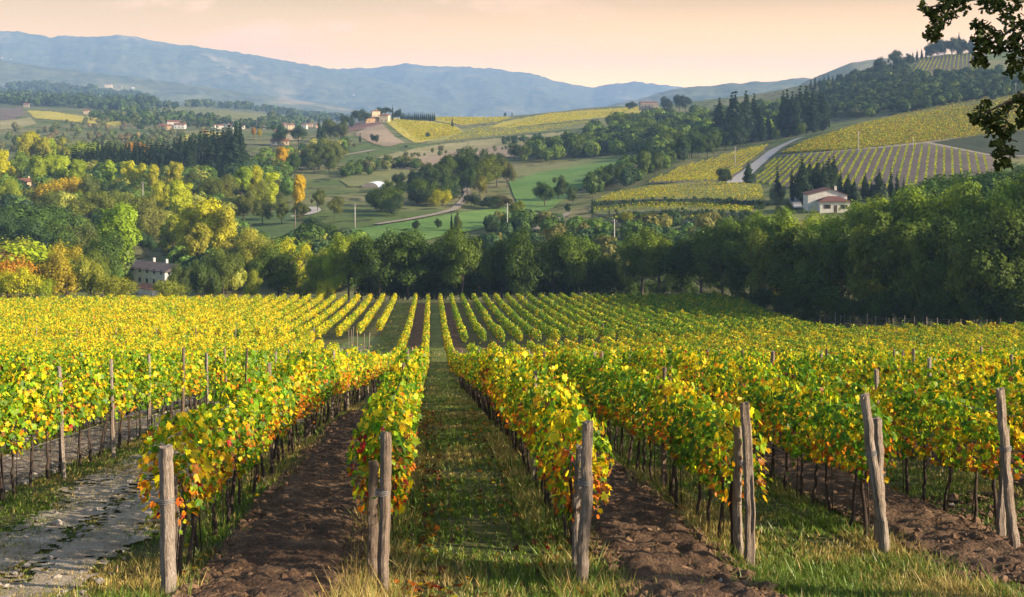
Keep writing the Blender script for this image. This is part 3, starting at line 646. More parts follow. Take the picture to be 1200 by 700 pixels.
# ------------------------------------------------------------------ vineyard posts
def post_vary(m):
    n = m.node_tree; b = next(x for x in n.nodes if x.type == 'BSDF_PRINCIPLED'); src = b.inputs['Base Color'].links[0].from_socket
    r = nd(n, 'ShaderNodeValToRGB', {0: nd(n, 'ShaderNodeObjectInfo').outputs['Random']}); e = r.color_ramp.elements; e[0].color = (.62, .50, .40, 1); e[1].color = (1.12, 1.08, 1.02, 1)
    q = nd(n, 'ShaderNodeMixRGB', {0: 1.0, 1: src, 2: r.outputs[0]}, blend_type='MULTIPLY'); n.links.new(q.outputs[0], b.inputs['Base Color'])
post_vary(M['post'])
M['postend'] = noisemat('post_end_grain', [(.3, (.16, .12, .09)), (.7, (.30, .25, .20))], 14, sub=(60, .3))
def post_mesh(h, r, crook=.02, seg=14, rings=26):
    zs = np.linspace(-.35, h, rings); px_ = np.cumsum(rng.normal(0, crook/5, rings)); py_ = np.cumsum(rng.normal(0, crook/5, rings))
    ang = np.arange(seg)/seg*2*math.pi
    lob = 1+.10*np.cos(ang*2+rng.random()*6)[None]+.06*np.cos(ang*5+rng.random()*6)[None]+.05*rng.normal(0, 1, (1, seg))+.025*rng.normal(0, 1, (rings, seg))
    crack = np.ones((rings, seg))
    for _ in range(3):
        j = rng.integers(seg); a, b = sorted(rng.integers(0, rings, 2)); crack[a:b, j] *= rng.uniform(.72, .88)
    rad = r*(1.05-.16*np.linspace(0, 1, rings))[:, None]*lob*crack
    V = np.stack([px_[:, None]+rad*np.cos(ang), py_[:, None]+rad*np.sin(ang), np.broadcast_to(zs[:, None], rad.shape)+(np.arange(rings) == rings-1)[:, None]*rng.normal(0, .012, (1, seg))], -1).reshape(-1, 3)
    i = np.arange(rings-1)[:, None]*seg; j = np.arange(seg)[None]; k = (j+1) % seg
    f = np.stack([i+j, i+k, i+seg+k, i+seg+j], -1).reshape(-1, 4)
    V = np.concatenate([V, [[px_[-1], py_[-1], h+.008]]]); top = (rings-1)*seg+np.arange(seg)
    ft = np.stack([top, np.roll(top, -1), np.full(seg, len(V)-1)], 1)
    return mesh_np('post', V, [f, ft], M['post'], smooth=False)
def tie_mesh(r, turns=3):
    a = np.linspace(0, turns*2*math.pi, turns*14); p = np.stack([np.cos(a)*r*1.12, np.sin(a)*r*1.12, a*.0035+rng.normal(0, .002, len(a))], 1)
    return tubes_mesh('wire_tie', [(p, np.full(len(a), .006))], M['wire'], 5)
def big_post(u, vb, vt, lean_px, r, label, t, crook=.03, tie=.62):
    s = (u-600)/F*t; x, y = st2w(s, t); z = hw(x, y); zt = -(vt-VH)/F*t; h = zt-z
    o = thing('vineyard_post', label, 'post', (x, y, z), 0, 'wooden posts at the front ends of the rows')
    link('shaft', post_mesh(h, r, crook), o); w = link('wire_tie', tie_mesh(r), o); w.location = (0, 0, h*tie)
    o.rotation_euler = (0, math.atan2(lean_px*t/F, h), -PSI)
    return o
big_post(199, 710, 523, -6, .076, 'thick cracked grey end post beside the stony path, rightmost row left of it', 13.3, .03)
bpy.data.objects['vineyard_post']['label'] = 'thick cracked grey post between the stony path and the leftmost front row'
big_post(447, 705, 508, 2, .073, 'stout dark-topped grey post in front of the row with red leaves', 13.35)
big_post(681, 690, 495, 6, .068, 'cracked grey post at the end of the orange-leaved row right of the alley', 13.9, .03)
big_post(875, 660, 472, -4, .061, 'slim pale upright post standing in dry grass with its base clear', 15.0)
big_post(1037, 632, 462, -26, .062, 'grey post leaning to the left above a grassy bank', 15.7)
big_post(1191, 630, 455, -20, .064, 'dark-topped grey post leaning left at the right edge', 15.9)
def second_post(u, vt, t, label, r=.07, lean=0):
    s = (u-600)/F*t; x, y = st2w(s, t); z = hw(x, y); h = -(vt-VH)/F*t-z
    o = link('vineyard_post', post_mesh(h, r, .03), label=label, category='post', group='short posts behind the end posts'); o.location = (x, y, z); o.rotation_euler = (0, lean, 0)
second_post(437, 540, 14.3, 'short dark post close behind the stout post of the red-leaved row', .07)
second_post(676, 522, 14.7, 'short dark post close behind the cracked post right of the alley', .07)
second_post(866, 498, 15.6, 'short brown post close behind the pale upright post', .06)
second_post(1030, 490, 16.2, 'short rusty-brown post close behind the left-leaning grey post', .07, -.05)
second_post(1172, 500, 16.6, 'short brown post close behind the post at the right edge', .07)
second_post(208, 560, 14.6, 'short brown post close behind the thick cracked post by the path', .06)
mid_post = [post_mesh(2.12, .045, .03, 8, 8) for _ in range(4)]
def row_post(X, y, label, group, hs=1.0):
    o = link('vineyard_post', mid_post[int(rng.integers(4))], label=label, category='post', group=group)
    o.location = (X, y, hw(X, y)); o.scale = (1, 1, hs*rng.uniform(.95, 1.06)); o.rotation_euler = (rng.normal(0, .025), rng.normal(0, .03), rng.random()*6)
    return o
for k, u in enumerate((70, 126, 169, 208, 237, 259, 280, 299, 316, 333, 347, 360)):
    y = 7.1*1400/(505-u); p = row_post(-6.82, y, f'{ordw(k)} grey post from the left edge along the row left of the path', 'grey posts along the row left of the path', 1.02 if k else 1.0)
names = dict(zip(NEAR_R, ['row beside the stony path', 'row with red leaves', 'row right of the central alley', 'row behind the pale post', 'row behind the leaning post', 'rightmost front row']))
for X in NEAR_R+[10.2, 12.35, 14.5, 16.65]:
    k = 0
    for y in np.arange(20.5+(X*7 % 4), 100, 7.0):
        if 600+F*w2st(X, y)[0]/w2st(X, y)[1] > 1230: continue
        nm = names.get(X)
        row_post(X, y, f'{ordw(k)} dark post along the {nm}, its top above the leaves' if nm else 'grey post tip poking out of the massed vines on the right', 'posts within the front rows' if nm else 'post tips among the massed vines', 1.0); k += 1
for k, X in enumerate(np.arange(-9.5, -60, -4.7)):
    for q, y in enumerate((146.5,)):
        row_post(X, y, f'{ordw(k)} weathered post left of the lane along the cross track', 'posts along the cross track on the left', 1.1)
for k, X in enumerate((6.2, 8.4, 12.8, 17.2, 21.6, 26)):
    row_post(X, 149.2, f'{ordw(k)} pale post at the front of the green far rows', 'pale posts in front of the green far rows', 1.1)
for k, (u, t) in enumerate(((432, 132), (426, 128), (419, 136), (412, 138), (409, 141))):
    s = (u-600)/F*t; x, y = st2w(s, t); row_post(x, y, f'{ordw(k)} white stake beside the grass lane on the left', 'white stakes beside the grass lane', 1.15)

# ------------------------------------------------------------------ trees
def crown_mesh(name, n, leaf, lobes, shape, seed, cols, colw, hole=.1, up=.35, smooth_n=.58):
    r0 = np.random.default_rng(seed); C, Rr = [], []
    for (cxl, cyl, czl, rl) in shape(r0, lobes): C.append((cxl, cyl, czl)); Rr.append(rl)
    C = np.array(C); Rr = np.array(Rr); p = Rr**2/np.sum(Rr**2); k = r0.choice(len(C), n*2, p=p)
    d = r0.normal(0, 1, (n*2, 3)); d[:, 2] = d[:, 2]*.85+up*.5; d /= np.linalg.norm(d, axis=1, keepdims=True)
    rad = Rr[k]*np.clip(1.0-np.abs(r0.normal(0, .26, n*2)), .15, 1.1)
    # each lobe breaks up into sprays
    bump = .6*vnoise(d[:, 0]*3.0+k*7, d[:, 1]*3.0+d[:, 2]*4+k*3, seed)+.4*vnoise(d[:, 0]*7.5+d[:, 2]*5+k*5, d[:, 1]*7.5-d[:, 2]*6+k*9, seed+1)
    rad *= .48+.98*bump
    P = C[k]+d*rad[:, None]*np.array([1, 1, .9])
    dist = np.linalg.norm(P[:, None]-C[None], axis=2)/Rr[None]; deep = dist.min(1) < .42
    keep = (~deep) & (bump > hole) & (P[:, 2] > .02); P, d, k = P[keep][:n], d[keep][:n], k[keep][:n]; m = len(P)
    nrm = d*smooth_n+r0.normal(0, .5, (m, 3))*(1-smooth_n)+np.array([0, 0, .25])
    lobe_t = np.exp(r0.normal(0, .26, len(C)))[k]
    ci = (r0.random((m, 1)) > np.cumsum(np.array(colw)/sum(colw))[None]).sum(1).clip(0, len(cols)-1)
    c = np.array(cols)[ci]*lobe_t[:, None]*np.exp(r0.normal(0, .22, (m, 1)))
    P[:, 2] /= np.percentile(P[:, 2], 99.6)
    v, f = kites(P, nrm, leaf*np.exp(r0.normal(0, .3, m)))
    return mesh_np(name, v, [f], M['tree'], [np.clip(c, .003, .7)])
def sh_round(cz, rx, rz, lr):
    def g(r0, n):
        o = []
        for _ in range(n):
            d = r0.normal(0, 1, 3); d /= np.linalg.norm(d); q = r0.random()**.45
            o.append((d[0]*rx*q, d[1]*rx*q, cz+d[2]*rz*q, lr*r0.uniform(.5, 1.4)))
        return o
    return g
def sh_spire(r0_, base, top, pw=1.0, n_=14):
    def g(r0, n):
        o = []
        for i in range(n):
            q = i/(n-1); z = base+(top-base)*q; rr = r0_*max(.12, (1-q)**pw)*min(1, .55+2.2*q); a = r0.random()*6.28
            o.append((math.cos(a)*rr*.25, math.sin(a)*rr*.25, z, rr*r0.uniform(.85, 1.1)))
        return o
    return g
def sh_flat(r0, n):
    o = []
    for _ in range(n):
        a = r0.random()*6.28; q = r0.random()**.5; o.append((math.cos(a)*.42*q, math.sin(a)*.42*q, .80-.16*q*q+r0.normal(0, .02), r0.uniform(.11, .17)))
    return o
G1, G2, G3, GY = (.030, .055, .010), (.050, .080, .012), (.085, .110, .016), (.16, .16, .018)
DK1, DK2 = (.014, .030, .012), (.028, .045, .016)
NEUT = [(.55, .55, .55), (.8, .8, .8), (1, 1, 1), (1.25, 1.2, 1.0)]
CR = {'oak': [], 'poplar': [], 'wall': [], 'cypress': [], 'spire': [], 'pine': [], 'bush': [], 'far': [], 'olive': []}
for k in range(5): CR['oak'].append(crown_mesh('crown', 15000, .0205, 22, sh_round(.60, .36, .30, .15), 100+k, NEUT, [2, 4, 3, 1], hole=.16))
for k in range(5): CR['wall'].append(crown_mesh('crown', 15000, .0205, 26, sh_round(.54, .22, .40, .115), 120+k, NEUT, [2, 4, 3, 1], hole=.14))
for k in range(4): CR['poplar'].append(crown_mesh('crown', 10000, .0225, 22, sh_round(.56, .17, .37, .10), 140+k, NEUT, [2, 4, 3, 1], hole=.2))
for k in range(3): CR['cypress'].append(crown_mesh('crown', 2600, .024, 16, sh_spire(.075, .08, .97, .6), 160+k, NEUT, [2, 4, 3, 1], hole=.02, up=.5))
for k in range(4): CR['spire'].append(crown_mesh('crown', 4000, .028, 16, sh_spire(.17, .10, .95, .75), 170+k, NEUT, [2, 4, 3, 1], hole=.08, up=.5))
for k in range(2): CR['pine'].append(crown_mesh('crown', 8000, .025, 18, sh_flat, 180+k, NEUT, [2, 4, 3, 1], hole=.1))
for k in range(5): CR['bush'].append(crown_mesh('crown', 6000, .036, 16, sh_round(.48, .50, .30, .24), 190+k, NEUT, [2, 4, 3, 1], hole=.12))
for k in range(6): CR['far'].append(crown_mesh('crown', 2600, .048, 16, sh_round(.54, .30, .32, .19), 200+k, NEUT, [2, 4, 3, 1], hole=.1))
def limbs(seed, hb, spread, ht, r=.022):
    r0 = np.random.default_rng(seed); sp = []
    zs = np.linspace(-.03, ht, 7); p = np.stack([np.cumsum(r0.normal(0, .006, 7)), np.cumsum(r0.normal(0, .006, 7)), zs], 1); sp.append((p, np.linspace(r, r*.35, 7)))
    for i in range(9):
        q = r0.uniform(hb, ht*.85); st = np.array([np.interp(q, zs, p[:, 0]), np.interp(q, zs, p[:, 1]), q]); a = r0.random()*6.28; l_ = spread*r0.uniform(.6, 1)
        w = np.linspace(0, 1, 5)[:, None]; e = np.array([math.cos(a)*l_, math.sin(a)*l_, l_*r0.uniform(.5, 1.0)])
        pp = st+e*w+np.array([0, 0, -.04])*np.sin(w*3.14)+r0.normal(0, .008, (5, 3))*w; sp.append((pp, np.linspace(r*.5, r*.12, 5)))
    return tubes_mesh('trunk', sp, M['bark'], 6, .05)
TR = {k: [limbs(300+i+j*9, *a) for i in range(2)] for j, (k, a) in enumerate({'oak': (.2, .30, .75), 'wall': (.12, .26, .8, .017), 'poplar': (.2, .16, .85, .015), 'cypress': (.2, .03, .8, .012), 'spire': (.2, .08, .85, .013), 'pine': (.5, .28, .72, .02), 'bush': (.02, .3, .5, .02), 'far': (.15, .25, .7, .02)}.items())}
TREES = []
def tree(kind, u, vt, t, col, label, group=None, w=1.0, cat=None, name=None, dz=0, hmin=1.5):
    """a tree whose top reaches image height vt when standing at depth t"""
    s = (u-600)/F*t; x, y = st2w(s, t); z = hw(x, y)+dz; h = max(hmin, -(vt-VH)/F*t-z)
    w = w*{'poplar': .55, 'oak': .86}.get(kind, 1.0)
    names_ = {'oak': ('oak_tree', 'tree'), 'wall': ('broadleaf_tree', 'tree'), 'poplar': ('poplar_tree', 'tree'), 'cypress': ('cypress_tree', 'cypress'), 'spire': ('conifer_tree', 'conifer'), 'pine': ('stone_pine', 'pine tree'), 'bush': ('shrub', 'shrub'), 'far': ('broadleaf_tree', 'tree')}[kind]
    root = thing(name or names_[0], label, cat or names_[1], (x, y, z-.1), float(rng.random()*6.28), group)
    root.scale = (h*w, h*w, h); col = np.array(col)*np.array([2.5, 2.65, 1.5])/(1+1.6*np.max(col))
    c = link('crown', CR[kind][int(rng.integers(len(CR[kind])))], root); c.color = (*[float(q) for q in np.array(col)*np.exp(rng.normal(0, .10))], 1)
    link('trunk', TR[kind][int(rng.integers(2))], root)
    TREES.append((u, vt, t)); return root
DG, MG, LG, YG, YL, OR, DC, GR, RB = (.034, .056, .013), (.055, .080, .015), (.085, .115, .016), (.19, .23, .016), (.36, .33, .016), (.34, .16, .02), (.020, .036, .018), (.11, .12, .075), (.12, .07, .04)

# the row of trees that closes the vineyard
row = [(445, 270, 258, DG, .9), (478, 268, 260, DG, 1.05), (512, 276, 263, DG, .9), (541, 267, 257, MG, .9), (566, 292, 264, LG, .8), (588, 284, 264, DG, .9), (611, 270, 258, DG, 1.0), (648, 275, 260, DG, 1.0),
       (677, 274, 258, MG, .95), (712, 296, 262, DG, .9), (752, 276, 255, MG, .95), (772, 268, 250, LG, .9), (800, 278, 248, DG, .95), (822, 264, 244, MG, .9), (846, 268, 238, MG, .9)]
desc = ['wide dark oak', 'dull green oak', 'broad dark oak with bare limbs showing beneath', 'dark oak touching its neighbours', 'oak with a sunlit right side', 'small light green tree', 'low dark tree', 'big dark oak in the middle of the line', 'dull oak', 'dense dark oak', 'oak with yellow-lit right edge', 'low dark tree', 'low dark tree', 'mid green oak', 'rounded oak with a lit crown', 'dark oak', 'green oak with a lit top', 'green oak next to the dense wood']
for k, (u, vt, t, c, w) in enumerate(row):
    tree('oak', u, vt, t, np.array(c)*1.25, f'{desc[k]}, {ordw(k)} of the line behind the vineyard', 'oaks in a line behind the vineyard', w=w*1.2)
for k, u in enumerate(np.arange(440, 850, 17)):
    tree('bush', float(u+rng.normal(0, 3)), 322+float(rng.normal(0, 6)), 266+float(rng.normal(0, 4)), DG, 'dark low shrub under the line of oaks behind the vineyard', 'dark shrubs under the line of oaks', w=1.1)
# dense wood behind the wire fence on the right
front = [(868, 268, 228), (896, 252, 216), (926, 262, 206), (955, 256, 200), (985, 258, 194), (1014, 250, 188), (1046, 246, 183), (1078, 262, 178), (1104, 246, 174), (1136, 252, 170), (1166, 240, 168), (1196, 232, 167), (1232, 226, 166), (1270, 225, 166)]
for k, (u, vt, t) in enumerate(front):
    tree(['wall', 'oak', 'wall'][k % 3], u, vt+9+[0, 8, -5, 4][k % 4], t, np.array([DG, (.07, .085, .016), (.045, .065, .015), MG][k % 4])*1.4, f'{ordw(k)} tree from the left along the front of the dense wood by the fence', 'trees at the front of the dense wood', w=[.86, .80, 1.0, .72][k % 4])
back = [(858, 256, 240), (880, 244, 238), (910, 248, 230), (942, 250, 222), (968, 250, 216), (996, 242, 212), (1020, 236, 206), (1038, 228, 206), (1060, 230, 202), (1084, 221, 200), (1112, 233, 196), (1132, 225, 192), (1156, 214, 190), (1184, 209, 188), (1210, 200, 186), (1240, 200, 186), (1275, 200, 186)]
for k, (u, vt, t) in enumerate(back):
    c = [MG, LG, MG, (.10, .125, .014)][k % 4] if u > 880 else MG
    tree(['wall', 'oak'][k % 2], u, vt+[0, 5, -3][k % 3], t, np.array(c)*1.9, f'{ordw(k)} tree from the left in the back of the dense wood, top in sun', 'sunlit tops in the back of the dense wood', w=[.8, .72, .95][k % 3])  # crown colours raised here, so the sun on the tops is partly painted in
for k in range(24):
    u = 868+k*17+float(rng.normal(0, 3)); t = np.interp(u, [868, 960, 1200], [224, 186, 163])
    tree('bush', u, 340+float(rng.normal(0, 8)), float(t), DG, 'dark shrub at the foot of the dense wood behind the fence', 'dark shrubs at the foot of the wood', w=.9)
tree('bush', 925, 262, 232, OR, 'orange autumn shrub below the white house', None, w=1.0)
tree('bush', 937, 262, 232, YL, 'yellow shrub below the white house beside the orange one', None, w=1.0)
for k, (u, vt, t, w) in enumerate(((1084, 214, 290, .9), (1112, 207, 295, 1.0), (1140, 203, 300, 1.0), (1168, 200, 300, 1), (1196, 196, 300, 1))):
    tree('pine', u, vt, t, (.04, .075, .016), f'{ordw(k)} bright green umbrella pine behind the dense wood', 'umbrella pines behind the wood', w=w)

# ------------------------------------------------------------------ the valley on the left
def depth_at(u, v, tmin=255): return float(ground_at([u], [v], tmin)[0])
VAL = [  # kind, u, top v, depth, colour, width, words
 ('bush', 34, 283, 300, YG, 1.15, 'wide yellow-green rounded shrub at the left edge'), ('bush', 4, 291, 296, RB, .8, 'rusty brown shrub at the left edge'), ('bush', 12, 300, 285, OR, .8, 'orange-brown shrub at the left edge below the rusty one'),
 ('bush', 8, 317, 270, YL, .9, 'golden yellow shrub at the left edge beside the far vines'), ('bush', 30, 312, 268, YL, .8, 'bright yellow shrub next to the golden one at the left edge'), ('bush', 46, 326, 268, YG, 1, 'yellow-green low shrub above the left corner of the far vines'),
 ('oak', 76, 285, 290, (.22, .17, .02), .95, 'small orange-yellow tree above the left far vines'), ('oak', 106, 299, 278, (.15, .15, .025), 1.0, 'dull yellow tree left of the farmhouse'), ('oak', 121, 272, 315, DG, .9, 'dark green tree with lighter tips left of the farmhouse'),
 ('oak', 112, 292, 305, (.06, .075, .015), .9, 'olive tree crown in front of the dark green tree'), ('poplar', 138, 239, 350, (.15, .21, .018), 1.75, 'tall bright lime-green tree above the farmhouse'), ('bush', 136, 322, 270, (.16, .16, .025), 1, 'pale yellow shrub just left of the farmhouse wall'),
 ('bush', 197, 327, 275, (.12, .13, .025), .9, 'olive-yellow shrub in front of the right part of the farmhouse'), ('oak', 172, 272, 425, DC, 1.1, 'very dark tree behind the farmhouse roof'), ('oak', 152, 282, 440, DC, .9, 'very dark tree left behind the farmhouse roof'), ('oak', 195, 292, 425, (.25, .17, .02), .6, 'small golden tree right behind the farmhouse chimneys'),
 ('poplar', 203, 252, 395, (.15, .16, .02), 1.7, 'yellow-olive tall tree left of the big yellow poplars'), ('poplar', 222, 241, 385, YL, 1.5, 'big yellow poplar, left one of the tallest pair above the farmhouse'), ('poplar', 243, 234, 380, YL, 1.7, 'biggest and tallest yellow poplar above the farmhouse'),
 ('poplar', 262, 243, 375, (.27, .24, .022), 1.5, 'yellow poplar right of the tallest one'), ('poplar', 232, 262, 360, (.20, .18, .03), 1.5, 'thin-leaved ochre tree below the tallest yellow poplar'), ('poplar', 213, 275, 400, (.13, .12, .03), 1.4, 'brownish green tree above the farmhouse chimneys'),
 ('oak', 282, 268, 350, (.19, .17, .03), 1.0, 'pale ochre tree right of the yellow poplars'), ('oak', 300, 276, 345, (.14, .14, .025), .9, 'olive yellow tree beside the dark meadow'), ('oak', 262, 292, 330, (.06, .075, .016), 1, 'dull green tree in front of the ochre trees'),
 ('oak', 240, 305, 300, (.035, .05, .016), 1.0, 'dark bluish green tree right of the farmhouse'), ('oak', 213, 309, 318, (.045, .06, .018), .9, 'dark green small tree at the right end of the farmhouse'), ('oak', 326, 288, 275, (.045, .066, .014), 1.15, 'broad dark green oak right of the farmhouse at the vineyard edge'),
 ('oak', 345, 281, 300, YL, .8, 'yellow tree peeping over the broad dark oak'), ('oak', 293, 316, 268, (.14, .15, .02), .9, 'yellow-green small tree left of the broad dark oak'), ('oak', 374, 290, 272, (.13, .15, .02), .95, 'yellow-green tree right of the broad dark oak'), ('oak', 392, 286, 268, YG, .9, 'sunlit yellow-green tree at the vineyard edge'),
 ('oak', 408, 274, 266, (.12, .145, .018), .85, 'tall yellow-green tree at the left end of the line of oaks'), ('oak', 424, 292, 270, DG, .9, 'dark tree between the yellow-green tree and the line of oaks'), ('bush', 384, 328, 262, YL, .9, 'low yellow shrub at the vineyard edge under the trees'), ('bush', 352, 330, 262, (.05, .06, .015), .9, 'low dark shrub under the broad dark oak'),
 ('oak', 367, 255, 410, DC, 1.2, 'round dark tree by the bend of the pale track'), ('oak', 385, 262, 400, DG, 1.0, 'dark tree right of the round dark tree by the track'), ('oak', 415, 276, 330, (.09, .12, .016), .9, 'light green tree in front of the lower meadow'),
 ('pine', 30, 240, 400, (.035, .06, .018), 1.2, 'dark spreading tree on the left in the valley'), ('pine', 52, 242, 405, (.035, .06, .018), 1.1, 'dark spreading tree, right one of the pair on the left'), ('oak', 10, 246, 380, DC, 1.0, 'dark tree at the left edge of the valley'), ('oak', 28, 258, 365, DC, 1.1, 'dark tree in front of the spreading pair'),
 ('oak', 70, 258, 375, DG, 1.0, 'dark tree right below the spreading pair'), ('oak', 92, 262, 385, (.05, .06, .02), 1.0, 'dull olive tree in the middle of the left valley'), ('bush', 26, 281, 315, (.16, .16, .02), .7, 'small yellow shrub above the wide yellow-green shrub'),
 ('oak', 8, 210, 520, (.14, .16, .02), 1.0, 'yellow-green tree at the left edge under the tall poplars'), ('oak', 60, 222, 480, (.06, .075, .018), 1.0, 'dull green tree below the small red-roofed house'), ('oak', 96, 226, 470, (.09, .10, .02), 1.15, 'wide olive tree in the left valley'), ('oak', 118, 224, 475, (.10, .11, .022), 1.1, 'wide olive tree right of its twin in the left valley'),
 ('oak', 136, 222, 490, (.07, .085, .02), 1.0, 'dull green tree below the flat green roof'), ('poplar', 190, 213, 480, (.24, .23, .02), 1.6, 'yellow tree left of the bright twin crown'), ('poplar', 213, 211, 470, (.28, .29, .02), 1.8, 'bright lemon-yellow double crown in mid valley'), ('oak', 160, 226, 460, (.08, .09, .022), 1.0, 'olive tree below the dark hedge in mid valley'),
 ('oak', 176, 232, 440, (.10, .10, .03), 1.0, 'brownish olive tree in mid valley'), ('oak', 244, 208, 520, (.06, .07, .02), 1.2, 'dull green wide tree in mid valley'), ('oak', 262, 205, 530, (.075, .08, .02), 1.2, 'olive wide tree right of the dull green wide tree'), ('poplar', 284, 196, 540, (.15, .19, .02), 1.9, 'light green poplar near the bend in the road'),
 ('poplar', 299, 194, 545, (.32, .30, .02), 1.4, 'yellow poplar near the bend in the road'), ('poplar', 317, 202, 510, (.27, .29, .02), 2.1, 'broad lemon-yellow tree above the dark meadow'), ('oak', 302, 212, 500, (.10, .11, .02), 1.1, 'olive tree in front of the lemon-yellow tree'), ('poplar', 351, 205, 480, (.42, .28, .02), 1.35, 'tall orange-yellow poplar above the dark meadow'),
 ('oak', 286, 224, 480, (.06, .065, .02), 1.1, 'dull green tree above the dark meadow'), ('oak', 308, 230, 470, (.055, .065, .018), 1.1, 'dark green tree at the top edge of the dark meadow'), ('oak', 330, 232, 468, (.05, .06, .018), 1.0, 'dark green tree right of its neighbour at the top of the dark meadow'), ('oak', 352, 236, 465, (.05, .055, .016), .9, 'dark tree under the tall orange-yellow poplar'),
 ('oak', 372, 222, 500, (.055, .065, .02), 1.0, 'dark green tree right of the orange-yellow poplar'), ('oak', 392, 230, 470, (.06, .065, .022), 1.0, 'dull tree beside the pale roofs by the track'),
 ('poplar', 4, 176, 590, YL, 1.6, 'yellow poplar at the left edge before the cypress wood'), ('poplar', 22, 178, 600, (.085, .12, .03), 1.6, 'green poplar between yellow ones at the left edge'), ('poplar', 46, 182, 585, (.16, .19, .02), 1.7, 'yellow-green poplar left in the row before the cypress wood'), ('poplar', 58, 181, 600, YG, 1.7, 'broad yellow-green poplar before the cypress wood'),
 ('poplar', 73, 182, 590, (.20, .23, .02), 1.6, 'tall yellow-green poplar before the cypress wood'), ('poplar', 91, 187, 580, YG, 1.8, 'round yellow poplar right of the tall yellow-green one'), ('poplar', 128, 188, 590, (.14, .18, .02), 1.9, 'lone fan-shaped light green poplar before the cypress wood'), ('poplar', 152, 189, 580, (.29, .27, .02), 1.8, 'round yellow poplar right of the lone green one'),
 ('poplar', 167, 192, 575, YL, 1.6, 'yellow poplar, middle of three before the cypress wood'), ('poplar', 180, 193, 570, (.25, .23, .02), 1.5, 'yellow poplar, right of three before the cypress wood'), ('poplar', 204, 190, 575, (.27, .24, .03), 1.7, 'pale yellow poplar at the end of the row'), ('oak', 222, 200, 560, (.05, .06, .02), 1.2, 'dull dark tree right of the pale yellow poplar'),
 ('bush', 71, 208, 545, (.40, .27, .02), 1.2, 'orange-yellow bushy tree right of the small red-roofed house'), ('oak', 106, 205, 540, (.05, .06, .02), 1.0, 'dark tree left of the flat green roof'), ('oak', 128, 212, 530, DC, 1.0, 'dark round tree right of the flat green roof'), ('oak', 146, 212, 530, DC, 1.0, 'dark tree below the round yellow poplar'),
 ('poplar', 28, 158, 760, (.26, .24, .03), 1.8, 'yellow poplar behind the cypress wood, left of three'), ('poplar', 38, 154, 770, YL, 1.9, 'tallest yellow poplar behind the cypress wood'), ('poplar', 50, 161, 760, (.26, .24, .03), 1.7, 'yellow poplar behind the cypress wood, right of three'), ('poplar', 59, 162, 765, YG, 1.7, 'yellow-green poplar behind the cypress wood'), ('poplar', 73, 161, 775, (.2, .2, .03), 1.7, 'lone pale poplar behind the cypress wood'),
 ('bush', 152, 167, 800, OR, 1.0, 'round orange bush behind the cypress wood'), ('oak', 136, 164, 790, (.05, .065, .025), 1.1, 'dark tree behind the cypress wood left of the orange bush'), ('bush', 96, 166, 800, YG, 1.3, 'pale yellow bush behind the cypress wood'),
 ('poplar', 332, 172, 700, (.46, .28, .02), 1.9, 'golden-orange tree below the hilltop village'), ('poplar', 308, 180, 690, GR, 1.7, 'silver-grey tree left of the golden-orange tree'), ('poplar', 319, 184, 685, GR, 1.5, 'smaller silver-grey tree left of the golden-orange tree'), ('oak', 345, 178, 690, DG, 1.0, 'dark tree right of the golden-orange tree'),
 ('oak', 366, 169, 740, (.06, .075, .025), 1.3, 'olive tree on the village hill'), ('oak', 374, 165, 745, (.06, .075, .025), 1.3, 'olive tree on the village hill, second'), ('oak', 385, 162, 760, (.10, .10, .03), 1.2, 'ochre tree at the right of the village hill'), ('oak', 357, 171, 770, (.22, .15, .03), .9, 'orange tree just below the village houses'),
 ('oak', 396, 168, 740, (.09, .10, .03), 1.1, 'olive tree at the right foot of the village hill'), ('oak', 368, 178, 715, (.045, .06, .02), 1.2, 'dark tree low on the village hill'), ('oak', 386, 178, 715, (.06, .075, .022), 1.2, 'green tree low on the village hill'), ('poplar', 304, 151, 1020, (.32, .24, .03), 1.6, 'yellow tree left of the village houses'), ('poplar', 297, 149, 1030, OR, 1.3, 'orange tree left of the village houses'),
 ('oak', 326, 145, 960, DC, 1.2, 'dark tree among the village roofs'), ('oak', 350, 147, 950, DC, 1.0, 'dark tree beside the yellow village house'), ('cypress', 374, 138, 960, DC, 1.6, 'dark cypress in the village'), ('cypress', 379, 140, 950, DC, 1.6, 'dark cypress in the village, right of two'), ('oak', 387, 139, 1000, (.05, .06, .02), 1.0, 'round tree right of the village houses'),
 ('oak', 399, 142, 990, (.05, .06, .022), 1.1, 'dark tree between village and brown field'),
]
for (k, u, vt, t, c, w, lab) in VAL:
    tree(k, u, vt, t, np.array(c)*1.55, lab, 'trees of the left valley', w=w*1.05)
# the dark conifer wood across the valley
k = 0
for rowi in range(4):
    for u in np.arange(26, 286, 5.2 if rowi else 4.2):
        u_ = float(u+rng.normal(0, 1.2)); top = np.interp(u_, [20, 60, 110, 180, 220, 250, 275, 290], [176, 175, 171, 169, 163, 157, 150, 154])
        if rowi > 1 and u_ < 110: continue
        if rowi in (1,) and k % 2: pass
        tree('cypress' if u_ < 190 or rng.random() < .5 else 'spire', u_, float(top+rng.normal(0, 2.6)+3*(1-rowi*.5)), 668+rowi*14, (.016, .030, .020), 'dark slim cypress within the dense cypress wood across the valley', 'cypresses of the dense dark wood', w=1.55 if u_ < 190 else 1.15); k += 1

